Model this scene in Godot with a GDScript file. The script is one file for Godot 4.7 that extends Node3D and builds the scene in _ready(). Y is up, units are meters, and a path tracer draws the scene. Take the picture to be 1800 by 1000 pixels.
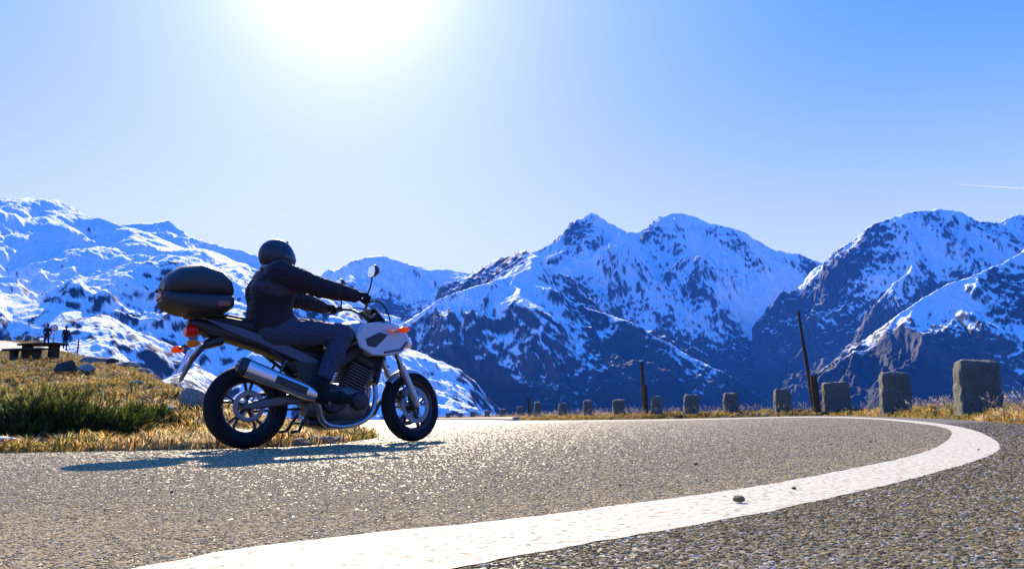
extends Node3D

const F := 1413.0
const PITCH := 0.16552
const EYE := Vector3(0, 0.2, 0)
var look := Basis(Vector3.RIGHT, PITCH)
var rng := RandomNumberGenerator.new()
var used := {}

# ---------------------------------------------------------------- naming
func numbered(called: String) -> String:
	var k: int = used.get(called, 0)
	used[called] = k + 1
	return called if k == 0 else "%s_%03d" % [called, k]

func thing(called: String, label: String, category: String, at := Vector3.ZERO, turn := 0.0, group := "") -> Node3D:
	var o := Node3D.new()
	o.name = numbered(called)
	add_child(o)
	o.position = at
	o.rotation.y = turn
	tag(o, label, category, group)
	return o

func tag(o: Node, label: String, category: String, group := "") -> void:
	o.set_meta("label", label)
	o.set_meta("category", category)
	if group:
		o.set_meta("group", group)

func part(called: String, m: Mesh, mat: Material, parent: Node = null) -> MeshInstance3D:
	var o := MeshInstance3D.new()
	o.mesh = m
	o.material_override = mat
	if parent == null or parent == self:
		o.name = numbered(called)
		add_child(o)
	else:
		var k := 0
		for c in parent.get_children():
			if c.name == called or str(c.name).begins_with(called + "_0"):
				k += 1
		o.name = called if k == 0 else "%s_%03d" % [called, k]
		parent.add_child(o, true)
	return o

func structure(called: String, m: Mesh, mat: Material, label := "", kind := "structure") -> MeshInstance3D:
	var o := part(called, m, mat)
	o.set_meta("kind", kind)
	if label:
		o.set_meta("label", label)
	return o

func scatter(called: String, m: Mesh, mat: Material, places: Array, tints: PackedColorArray, parent: Node = null, label := "") -> MultiMeshInstance3D:
	var mm := MultiMesh.new()
	mm.transform_format = MultiMesh.TRANSFORM_3D
	mm.use_colors = true
	mm.mesh = m
	mm.instance_count = places.size()
	for i in places.size():
		mm.set_instance_transform(i, places[i])
		mm.set_instance_color(i, tints[i])
	var o := MultiMeshInstance3D.new()
	o.multimesh = mm
	o.material_override = mat
	o.set_meta("kind", "stuff")
	if parent == null:
		o.name = numbered(called)
		add_child(o)
		if label:
			o.set_meta("label", label)
	else:
		o.name = called
		parent.add_child(o, true)
	return o

# ---------------------------------------------------------------- materials
func lin(r: float, g: float, b: float) -> Color:
	return Color(r, g, b).linear_to_srgb()

func mat(c: Color, rough := 0.7, metal := 0.0, spec := 0.5) -> StandardMaterial3D:
	var m := StandardMaterial3D.new()
	m.albedo_color = c
	m.roughness = rough
	m.metallic = metal
	m.metallic_specular = spec
	return m

func noise(kind: int, freq: float, octaves: int, sd: int, fractal := FastNoiseLite.FRACTAL_FBM) -> FastNoiseLite:
	var n := FastNoiseLite.new()
	n.noise_type = kind as FastNoiseLite.NoiseType
	n.frequency = freq
	n.seed = sd
	n.fractal_type = fractal if octaves > 1 else FastNoiseLite.FRACTAL_NONE
	n.fractal_octaves = octaves
	return n

func noise_image(n: FastNoiseLite, size: int, skirt := 0.15) -> Image:
	return n.get_seamless_image(size, size, false, false, skirt, true)

func ramp_tex(n: FastNoiseLite, size: int, at: PackedFloat32Array, cols: PackedColorArray) -> ImageTexture:
	var im := noise_image(n, size)
	var g := Gradient.new()
	g.offsets = at
	g.colors = cols
	var table := PackedByteArray()
	for i in 256:
		var c := g.sample(i / 255.0)
		table.append_array([int(c.r * 255), int(c.g * 255), int(c.b * 255)])
	im.convert(Image.FORMAT_L8)
	var src := im.get_data()
	var dst := PackedByteArray()
	dst.resize(src.size() * 3)
	for i in src.size():
		var k: int = src[i] * 3
		dst[i * 3] = table[k]
		dst[i * 3 + 1] = table[k + 1]
		dst[i * 3 + 2] = table[k + 2]
	return ImageTexture.create_from_image(Image.create_from_data(size, size, false, Image.FORMAT_RGB8, dst))

func height_tex(n: FastNoiseLite, size: int) -> ImageTexture:
	var im := noise_image(n, size)
	im.convert(Image.FORMAT_L8)
	return ImageTexture.create_from_image(im)

func wear(m: StandardMaterial3D, tex: Texture2D, bump: Texture2D, depth_cm: float, scale: float, world := true) -> StandardMaterial3D:
	m.uv1_triplanar = true
	m.uv1_world_triplanar = world
	m.uv1_scale = Vector3.ONE * scale
	if tex:
		m.albedo_texture = tex
	if bump:
		m.heightmap_enabled = true
		m.heightmap_texture = bump
		m.heightmap_scale = depth_cm
	return m

# ---------------------------------------------------------------- mesh building
class Bag:
	var v := PackedVector3Array()
	var n := PackedVector3Array()
	var c := PackedColorArray()
	var ix := PackedInt32Array()
	var tint := Color.WHITE

	func put(p: Vector3, q: Vector3) -> int:
		v.append(p)
		n.append(q)
		c.append(tint)
		return v.size() - 1

	func tri(a: int, b: int, d: int) -> void:
		# clockwise seen from the side that the normals point to
		var g := (v[b] - v[a]).cross(v[d] - v[a])
		if g.dot(n[a] + n[b] + n[d]) > 0.0:
			ix.append(a); ix.append(d); ix.append(b)
		else:
			ix.append(a); ix.append(b); ix.append(d)

	func flat(points: PackedVector3Array, outward: Vector3) -> void:
		var q := (points[1] - points[0]).cross(points[2] - points[0]).normalized()
		if q.dot(outward) < 0.0:
			q = -q
		var first := v.size()
		for p in points:
			put(p, q)
		for i in range(1, points.size() - 1):
			tri(first, first + i, first + i + 1)

	# rows of equally many points; wraps around inside each row if ring, and from the last row to the first if loop
	func grid(rows: Array, ring: bool, loop := false, cap := true, sheet_up := Vector3.ZERO) -> void:
		var nr := rows.size()
		var nc: int = rows[0].size()
		var first := v.size()
		var acc := PackedVector3Array()
		acc.resize(nr * nc)
		var mid := Vector3.ZERO
		for r in rows:
			for p in r:
				mid += p
		mid /= nr * nc
		var vol := 0.0
		var rr := nr if loop else nr - 1
		var cc := nc if ring else nc - 1
		for i in rr:
			var i2 := (i + 1) % nr
			for j in cc:
				var j2 := (j + 1) % nc
				var a: Vector3 = rows[i][j]
				var b: Vector3 = rows[i][j2]
				var d: Vector3 = rows[i2][j]
				var e: Vector3 = rows[i2][j2]
				var g := (e - a).cross(d - b)
				vol += g.dot((a + b + d + e) * 0.25 - mid)
				acc[i * nc + j] += g
				acc[i * nc + j2] += g
				acc[i2 * nc + j] += g
				acc[i2 * nc + j2] += g
		var s := 1.0 if vol > 0.0 else -1.0
		if sheet_up != Vector3.ZERO:
			var t := Vector3.ZERO
			for q in acc:
				t += q
			s = 1.0 if t.dot(sheet_up) > 0.0 else -1.0
		for i in nr:
			for j in nc:
				put(rows[i][j], (acc[i * nc + j] * s).normalized())
		for i in rr:
			var i2 := (i + 1) % nr
			for j in cc:
				var j2 := (j + 1) % nc
				var a := first + i * nc + j
				var b := first + i * nc + j2
				var d := first + i2 * nc + j
				var e := first + i2 * nc + j2
				tri(a, b, e)
				tri(a, e, d)
		if ring and not loop and cap:
			for end in [0, nr - 1]:
				var m := Vector3.ZERO
				for p in rows[end]:
					m += p
				m /= nc
				var other: Vector3 = rows[1 if end == 0 else nr - 2][0]
				var q: Vector3 = (rows[end][nc / 3] - m).cross(rows[end][0] - m)
				if q.length() < 1e-9:
					continue
				q = q.normalized()
				if q.dot(m - other) < 0.0:
					q = -q
				var k := put(m, q)
				var f2 := v.size()
				for p in rows[end]:
					put(p, q)
				for j in nc:
					tri(k, f2 + j, f2 + (j + 1) % nc)

	func tube(path: Array, radius, sides := 10, cap := true) -> void:
		var rows := []
		var side := Vector3.ZERO
		for i in path.size():
			var t: Vector3 = (path[mini(i + 1, path.size() - 1)] - path[maxi(i - 1, 0)]).normalized()
			if side == Vector3.ZERO:
				side = t.cross(Vector3.UP if absf(t.y) < 0.9 else Vector3.RIGHT).normalized()
			side = (side - t * side.dot(t)).normalized()
			var up := t.cross(side)
			var r: float = radius[i] if radius is Array else radius
			var row := PackedVector3Array()
			for j in sides:
				var a := TAU * j / sides
				row.append(path[i] + (side * cos(a) + up * sin(a)) * r)
			rows.append(row)
		grid(rows, true, false, cap)

	# sections: [centre, half height, half width, exponent, optional lean]; each in the plane across x unless a basis is given
	func loft(sections: Array, sides := 20, up := Vector3.UP, across := Vector3.BACK, cap := true) -> void:
		var rows := []
		for s in sections:
			var row := PackedVector3Array()
			var e: float = 2.0 / s[3]
			for j in sides:
				var a := TAU * (j + 0.5) / sides
				var y: float = signf(sin(a)) * pow(absf(sin(a)), e) * s[1]
				var z: float = signf(cos(a)) * pow(absf(cos(a)), e) * s[2]
				row.append(s[0] + up * y + across * z)
			rows.append(row)
		grid(rows, true, false, cap)

	# profile of (radius, along the axis)
	func lathe(profile: PackedVector2Array, at: Vector3, axis: Vector3, around := 32, loop := false, from := 0.0, to := TAU) -> void:
		var x := axis.cross(Vector3.UP if absf(axis.y) < 0.9 else Vector3.RIGHT).normalized()
		var y := axis.cross(x)
		var rows := []
		var whole := is_equal_approx(to - from, TAU)
		for i in (around if whole else around + 1):
			var a := from + (to - from) * i / around
			var row := PackedVector3Array()
			for p in profile:
				row.append(at + (x * cos(a) + y * sin(a)) * p.x + axis * p.y)
			rows.append(row)
		grid(rows, loop, whole, loop)

	func box(at: Vector3, size: Vector3, bevel := 0.0, b := Basis.IDENTITY) -> void:
		var h := size * 0.5
		var bv := minf(bevel, minf(h.x, minf(h.y, h.z)) * 0.9)
		for ax in 3:
			var u := (ax + 1) % 3
			var w := (ax + 2) % 3
			for s in [-1.0, 1.0]:
				var pts := PackedVector3Array()
				for q in [[-1, -1], [1, -1], [1, 1], [-1, 1]]:
					var p := Vector3.ZERO
					p[ax] = s * h[ax]
					p[u] = q[0] * (h[u] - bv)
					p[w] = q[1] * (h[w] - bv)
					pts.append(at + b * p)
				var o := Vector3.ZERO
				o[ax] = s
				flat(pts, b * o)
			if bv > 0.0:
				for s in [-1.0, 1.0]:
					for t in [-1.0, 1.0]:
						var pts := PackedVector3Array()
						for q in [[-1, 0], [1, 0], [1, 1], [-1, 1]]:
							var p := Vector3.ZERO
							p[ax] = q[0] * (h[ax] - bv)
							p[u] = s * (h[u] - (bv if q[1] else 0.0))
							p[w] = t * (h[w] - (0.0 if q[1] else bv))
							pts.append(at + b * p)
						var o := Vector3.ZERO
						o[u] = s
						o[w] = t
						flat(pts, b * o)
		if bv > 0.0:
			for sx in [-1.0, 1.0]:
				for sy in [-1.0, 1.0]:
					for sz in [-1.0, 1.0]:
						var k := Vector3(sx, sy, sz)
						var pts := PackedVector3Array()
						for ax in 3:
							var p := k * (h - Vector3.ONE * bv)
							p[ax] = k[ax] * h[ax]
							pts.append(at + b * p)
						flat(pts, b * k)

	# polygon in the plane of ux and uy, given depth along uz
	func extrude(poly: PackedVector2Array, at: Vector3, ux: Vector3, uy: Vector3, uz: Vector3, thick: float, bevel := 0.0) -> void:
		var t := Geometry2D.triangulate_polygon(poly)
		var inner := poly
		if bevel > 0.0:
			var off := Geometry2D.offset_polygon(poly, -bevel, Geometry2D.JOIN_MITER)
			if off.size() == 1 and off[0].size() == poly.size():
				inner = off[0]
				var k := 0
				var best := 1e9
				for i in inner.size():
					if inner[i].distance_to(poly[0]) < best:
						best = inner[i].distance_to(poly[0])
						k = i
				var turned := PackedVector2Array()
				for i in inner.size():
					turned.append(inner[(i + k) % inner.size()])
				inner = turned
				if inner[1].distance_to(poly[1]) > inner[inner.size() - 1].distance_to(poly[1]):
					inner = poly
			t = Geometry2D.triangulate_polygon(inner)
		var c := Vector2.ZERO
		for p in poly:
			c += p
		for s in [-1.0, 1.0]:
			var first := v.size()
			for p in inner:
				put(at + ux * p.x + uy * p.y + uz * (thick * 0.5 * s), uz * s)
			for i in range(0, t.size(), 3):
				tri(first + t[i], first + t[i + 1], first + t[i + 2])
		var turn := 1.0 if not Geometry2D.is_polygon_clockwise(poly) else -1.0
		for i in poly.size():
			var k := (i + 1) % poly.size()
			var e := (poly[k] - poly[i]).normalized()
			var q := (ux * e.y - uy * e.x) * turn
			var z := thick * 0.5 - (bevel if inner != poly else 0.0)
			var a := at + ux * poly[i].x + uy * poly[i].y
			var b := at + ux * poly[k].x + uy * poly[k].y
			flat(PackedVector3Array([a - uz * z, b - uz * z, b + uz * z, a + uz * z]), q)
			if inner != poly:
				for s in [-1.0, 1.0]:
					var a2: Vector3 = at + ux * inner[i].x + uy * inner[i].y + uz * (thick * 0.5 * s)
					var b2: Vector3 = at + ux * inner[k].x + uy * inner[k].y + uz * (thick * 0.5 * s)
					flat(PackedVector3Array([a + uz * (z * s), b + uz * (z * s), b2, a2]), q + uz * s)

	func mesh() -> ArrayMesh:
		var a := []
		a.resize(Mesh.ARRAY_MAX)
		a[Mesh.ARRAY_VERTEX] = v
		a[Mesh.ARRAY_NORMAL] = n
		a[Mesh.ARRAY_COLOR] = c
		a[Mesh.ARRAY_INDEX] = ix
		var m := ArrayMesh.new()
		m.add_surface_from_arrays(Mesh.PRIMITIVE_TRIANGLES, a)
		return m

# ---------------------------------------------------------------- places
func sight(px: float, py: float) -> Vector3:
	return look * Vector3((px - 900.0) / F, -(py - 500.0) / F, -1.0)

func far_point(px: float, py: float, depth: float) -> Vector3:
	var r := sight(px, py)
	return EYE + r * (depth / -r.z)

func tarmac(x: float, z: float) -> float:
	return 0.024 * x - 0.004 * z

func on_tarmac(px: float, py: float) -> Vector3:
	var r := sight(px, py)
	var t := 0.2 / (0.024 * r.x - 0.004 * r.z - r.y)
	return EYE + r * t

var road_edge := PackedVector2Array()
var inner_count := 0
var lumps: FastNoiseLite
var fine_lumps: FastNoiseLite

# [distance outside the road (negative on it), nearest edge lies on the hill, distance to the hill's far foot]
func beside_road(x: float, z: float) -> Array:
	var p := Vector2(x, z)
	var best := 1e9
	var best_i := 0
	var back := 1e9
	var n := road_edge.size()
	for i in n:
		var a := road_edge[i]
		var e := road_edge[(i + 1) % n] - a
		var t := clampf((p - a).dot(e) / e.length_squared(), 0, 1)
		var d := (a + e * t).distance_squared_to(p)
		if d < best:
			best = d
			best_i = i
		if i >= 4 and i < inner_count - 1 and d < back:
			back = d
	best = sqrt(best)
	if Geometry2D.is_point_in_polygon(p, road_edge):
		best = -best
	return [best, best_i < inner_count - 1, sqrt(back)]

const HILL := [[6.2, -0.08], [7.4, -0.03], [9.0, 0.12], [12.0, 0.44], [18.0, 1.03], [28.0, 2.03], [38.0, 3.0], [45.0, 3.9], [60.0, 5.5], [75.0, 7.05], [88.0, 8.7], [200.0, 12.0]]

func hill_height(d: float) -> float:
	for i in HILL.size() - 1:
		if d < HILL[i + 1][0]:
			return lerpf(HILL[i][1], HILL[i + 1][1], clampf((d - HILL[i][0]) / (HILL[i + 1][0] - HILL[i][0]), 0, 1))
	return 12.0

func on_upper_road(x: float, z: float) -> float:
	# 1 on the upper road, 0 off it
	var d := -z
	var px := 900.0 + x / d * F
	var lo := 45.0
	var hi := lerpf(86.0, 49.5, clampf((px - 0.0) / 140.0, 0, 1)) if px > 0.0 else 86.0
	if px > 145.0:
		return 0.0
	return clampf((d - lo) * 2.0, 0, 1) * clampf((hi - d) * 2.0, 0, 1)

func ground(x: float, z: float) -> float:
	var r := tarmac(x, maxf(z, -120.0))
	var q := beside_road(x, z)
	var s: float = q[0]
	if s < -0.2:
		return r - 0.05
	if q[1]:
		var up := hill_height(-z)
		var w := 2.4 + clampf((-z - 12.0) * 0.05, 0.0, 2.0)
		var k := smoothstep(0.0, w, q[2])
		var paved := on_upper_road(x, z)
		var bump := (lumps.get_noise_2d(x, z) * 0.16 * smoothstep(0.2, 2.5, s) + fine_lumps.get_noise_2d(x, z) * 0.05) * (1.0 - paved)
		var y := lerpf(r + 0.02, maxf(up, r + 0.02), k) + bump
		if -z > 88.0:
			y -= (-z - 88.0) * 0.35
		return lerpf(r - 0.05, y, smoothstep(-0.12, 0.2, s))
	var wide := 2.2 + lumps.get_noise_2d(x * 0.5, z * 0.5) * 0.5
	var y := r + 0.07 + 0.05 * smoothstep(0.3, 1.2, s) + fine_lumps.get_noise_2d(x, z) * 0.04
	if s > wide:
		y -= (s - wide) * 0.62
	return lerpf(r - 0.05, y, smoothstep(-0.1, 0.25, s))

# ---------------------------------------------------------------- the mountains
# crests: polylines of [px, py, km]; grid: px0, px1, columns, km near, km far, rows
func mountain(called: String, label: String, crests: Array, area: Array, face: float, length: float, snow: Dictionary, sd: int) -> Array:
	var r := RandomNumberGenerator.new()
	r.seed = sd
	var segs := []   # ax, az, ay, ex, ez, ey, len2, s0, len, steepness, side key
	var key := 0
	for c in crests:
		var s := 0.0
		var pts := []
		var steep: float = c[0].get("steep", 1.0) if c[0] is Dictionary else 1.0
		var spurs: float = c[0].get("spurs", 500.0) if c[0] is Dictionary else 500.0
		for p in c:
			if p is Array:
				pts.append(far_point(p[0], p[1], p[2] * 1000.0))
		var next := r.randf() * spurs
		for i in pts.size() - 1:
			var a: Vector3 = pts[i]
			var e: Vector3 = pts[i + 1] - pts[i]
			var l := Vector2(e.x, e.z).length()
			segs.append(PackedFloat32Array([a.x, a.z, a.y, e.x, e.z, e.y, maxf(l * l, 1.0), s, l, face * steep, key]))
			while spurs > 0.0 and next < s + l:
				var t := (next - s) / l
				var o := a + e * t
				var side := Vector2(e.z, -e.x).normalized()
				if side.y < 0.0:
					side = -side
				side = side.rotated(r.randf_range(-0.5, 0.5))
				var reach: float = r.randf_range(0.5, 1.3) * snow.get("reach", 900.0)
				var drop := reach * face * steep * r.randf_range(0.62, 0.8)
				var bend := side.rotated(r.randf_range(-0.4, 0.4))
				key += 1
				var half := reach * 0.5
				segs.append(PackedFloat32Array([o.x, o.z, o.y - 6.0, side.x * half, side.y * half, -drop * 0.55, half * half, 0.0, half, face * steep * 1.15, key]))
				segs.append(PackedFloat32Array([o.x + side.x * half, o.z + side.y * half, o.y - 6.0 - drop * 0.55, bend.x * half, bend.y * half, -drop * 0.45, half * half, half, half, face * steep * 1.1, key]))
				next += spurs * r.randf_range(0.6, 1.4)
			s += l
		key += 1
	var nx: int = area[2]
	var nz: int = area[5]
	var z0: float = area[3] * 1000.0
	var z1: float = area[4] * 1000.0
	var relief: float = snow.get("relief", 1.0)
	var warp := noise(FastNoiseLite.TYPE_SIMPLEX_SMOOTH, 1.0 / 700.0, 3, sd)
	var warp2 := noise(FastNoiseLite.TYPE_SIMPLEX_SMOOTH, 1.0 / 700.0, 3, sd + 1)
	var ribs := noise(FastNoiseLite.TYPE_SIMPLEX_SMOOTH, 1.0 / snow.get("rib", 260.0), 4, sd + 2, FastNoiseLite.FRACTAL_RIDGED)
	var lump := noise(FastNoiseLite.TYPE_SIMPLEX_SMOOTH, 1.0 / snow.get("lump", 420.0), 5, sd + 3)
	var crag := noise(FastNoiseLite.TYPE_SIMPLEX_SMOOTH, 1.0 / 130.0, 4, sd + 4, FastNoiseLite.FRACTAL_RIDGED)
	var streaks := noise(FastNoiseLite.TYPE_SIMPLEX_SMOOTH, 1.0 / 62.0, 3, sd + 8, FastNoiseLite.FRACTAL_RIDGED)
	var crisp := noise(FastNoiseLite.TYPE_SIMPLEX_SMOOTH, 1.0 / 75.0, 4, sd + 9)
	var patch := noise(FastNoiseLite.TYPE_SIMPLEX_SMOOTH, 1.0 / 800.0, 4, sd + 5)
	var speck := noise(FastNoiseLite.TYPE_SIMPLEX_SMOOTH, 1.0 / 45.0, 3, sd + 6)
	var rib_amp: float = snow.get("rib_amp", 60.0) * relief
	var lump_amp: float = snow.get("lump_amp", 60.0) * relief
	var crag_amp: float = snow.get("crag_amp", 22.0) * relief
	var pos := PackedVector3Array()
	pos.resize(nx * nz)
	var cut := PackedFloat32Array()
	cut.resize(nx * nz)
	var bent: float = snow.get("warp", 110.0)
	var terrace: float = snow.get("terrace", 0.0)
	var slant: float = snow.get("slant", 0.3)
	var skew: float = snow.get("skew", 1.0)
	var dome: float = snow.get("dome", 1.0)
	var streak_amp: float = snow.get("streak", 11.0)
	var crisp_amp: float = snow.get("crisp", 9.0)
	var calm: float = snow.get("calm", 260.0)
	var tile := 10
	var foot := 2.2 * length   # the face flattens with distance from the crest
	for ti in range(0, nz, tile):
		for tj in range(0, nx, tile):
			var i1 := mini(ti + tile, nz)
			var j1 := mini(tj + tile, nx)
			# the crests that can be highest somewhere in this tile
			var zc := lerpf(z0, z1, (ti + i1 - 1) * 0.5 / (nz - 1))
			var xc := (lerpf(area[0], area[1], (tj + j1 - 1) * 0.5 / (nx - 1)) - 900.0) / F * zc * 0.9864
			var wide := absf(z1 - z0) / (nz - 1) * tile * 0.5 + absf(area[1] - area[0]) / F * zc / (nx - 1) * tile * 0.5 + bent * 0.5
			var cx := xc + warp.get_noise_2d(xc, zc) * bent
			var cz := -zc + warp2.get_noise_2d(xc, zc) * bent
			var tops := PackedFloat32Array()
			var top := -1e9
			for g: PackedFloat32Array in segs:
				var qx := cx - g[0]
				var qz := cz - g[1]
				var t := clampf((qx * g[3] + qz * g[4]) / g[6], 0.0, 1.0)
				qx -= g[3] * t
				qz -= g[4] * t
				if qx > 0.0: qx *= skew
				var d := sqrt(qx * qx + qz * qz)
				var h := g[2] + g[5] * t - g[9] * (d - dome * 0.6 * (1.0 - exp(-d / dome))) / (1.0 + d / foot)
				tops.append(h)
				top = maxf(top, h)
			var some := []
			for k in segs.size():
				if tops[k] > top - 2.6 * face * skew * wide - 90.0:
					some.append(segs[k])
			for i in range(ti, i1):
				var z := lerpf(z0, z1, float(i) / (nz - 1))
				for j in range(tj, j1):
					var px := lerpf(area[0], area[1], float(j) / (nx - 1))
					var x := (px - 900.0) / F * z * 0.9864
					var wx := x + warp.get_noise_2d(x, z) * bent
					var wz := -z + warp2.get_noise_2d(x, z) * bent
					var best := -1e9
					var second := -1e9
					var bk := -1.0
					var bs := 0.0
					var bd := 0.0
					for g: PackedFloat32Array in some:
						var qx := wx - g[0]
						var qz := wz - g[1]
						var t := (qx * g[3] + qz * g[4]) / g[6]
						if t < 0.0: t = 0.0
						elif t > 1.0: t = 1.0
						qx -= g[3] * t
						qz -= g[4] * t
						if qx > 0.0: qx *= skew
						var d := sqrt(qx * qx + qz * qz)
						var h := g[2] + g[5] * t - g[9] * (d - dome * 0.6 * (1.0 - exp(-d / dome))) / (1.0 + d / foot)
						if h > best:
							if bk != g[10]:
								second = best
							best = h
							bk = g[10]
							bd = d
							bs = g[7] + t * g[8] + g[10] * 3000.0 + 300.0 * (g[3] * qz - g[4] * qx) / (sqrt(g[6]) * (d + 20.0))
						elif h > second and g[10] != bk:
							second = h
					var seam := smoothstep(5.0, 70.0, best - second)
					var near := minf(1.0, bd / calm)
					if terrace > 0.0:
						var u := best + slant * (x - 0.25 * z) + warp.get_noise_2d(x * 1.7, z * 1.7) * 190.0
						var step := 0.5 + 0.5 * warp2.get_noise_2d(x * 0.8 + 900.0, z * 0.8)
						best += terrace * step * (sin(u * TAU / 210.0) * 24.0 + sin(u * TAU / 83.0 + 1.3) * 9.0) * near
					var rb := ribs.get_noise_2d(bs, bd * 0.22) * seam
					var cg := crag.get_noise_2d(x, -z)
					best += (rb * rib_amp * near + lump.get_noise_2d(x, -z) * lump_amp * (0.12 + 0.88 * near) + cg * crag_amp * (0.3 + 0.7 * near))
					var st := streaks.get_noise_2d(bs, bd * 0.10) * seam * near
					var rg := clampf(0.45 + 1.6 * patch.get_noise_2d(x * 1.4, z * 1.4), 0.08, 1.0)
					best += st * streak_amp + crisp.get_noise_2d(x, z) * crisp_amp * rg * (0.25 + 0.75 * near)
					pos[i * nx + j] = Vector3(x, best, -z)
					cut[i * nx + j] = rb * 0.5 + cg * 0.25 + st * 0.55
	var nor := PackedVector3Array()
	nor.resize(nx * nz)
	var col := PackedColorArray()
	col.resize(nx * nz)
	var line: float = snow.get("line", 200.0)
	var amount: float = snow.get("amount", 0.3)
	var hold: float = snow.get("hold", 1.6)
	var shade_below: float = snow.get("shade_below", -1000.0)
	var shade_to: float = snow.get("shade_to", 1e6)
	var low_brown: float = snow.get("brown", -1e6)
	for i in nz:
		for j in nx:
			var k := i * nx + j
			var a := pos[k + 1] if j < nx - 1 else pos[k]
			var b := pos[k - 1] if j > 0 else pos[k]
			var c := pos[k + nx] if i < nz - 1 else pos[k]
			var d := pos[k - nx] if i > 0 else pos[k]
			var n := (a - b).cross(c - d).normalized()
			if n.y < 0.0:
				n = -n
			nor[k] = n
			var p := pos[k]
			var pt := patch.get_noise_2d(p.x, p.z)
			var sp := speck.get_noise_2d(p.x, p.z)
			var score: float = amount + clampf((p.y - line) / 700.0, -1.2, 0.6) + pt * 0.8 + sp * snow.get("speck", 0.30) - cut[k] * snow.get("ribrock", 0.75) - hold * (0.80 - n.y)
			var w := smoothstep(-0.09, 0.09, score)
			var dark := Color(0.026, 0.028, 0.032).lerp(Color(0.065, 0.060, 0.057), clampf(0.5 + pt + sp, 0, 1))
			if low_brown > -1e5:
				dark = dark.lerp(Color(0.12, 0.070, 0.045), clampf((low_brown - p.y) / 250.0 + pt, 0, 1) * smoothstep(0.5, 0.75, n.y))
			if shade_below > -900.0:
				var f := smoothstep(60.0, -60.0, p.y - shade_below + pt * 160.0 + maxf(0.0, p.x - shade_to) * 1.2)  # valley shade painted into the lower flanks as a forest tone
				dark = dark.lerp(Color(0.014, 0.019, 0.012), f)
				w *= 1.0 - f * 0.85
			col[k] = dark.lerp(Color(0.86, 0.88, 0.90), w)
	var ix := PackedInt32Array()
	ix.resize((nx - 1) * (nz - 1) * 6)
	var q := 0
	for i in nz - 1:
		for j in nx - 1:
			var a := i * nx + j
			ix[q] = a; ix[q + 1] = a + nx; ix[q + 2] = a + 1
			ix[q + 3] = a + 1; ix[q + 4] = a + nx; ix[q + 5] = a + nx + 1
			q += 6
	var arr := []
	arr.resize(Mesh.ARRAY_MAX)
	arr[Mesh.ARRAY_VERTEX] = pos
	arr[Mesh.ARRAY_NORMAL] = nor
	arr[Mesh.ARRAY_COLOR] = col
	arr[Mesh.ARRAY_INDEX] = ix
	return [called, label, arr]

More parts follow.
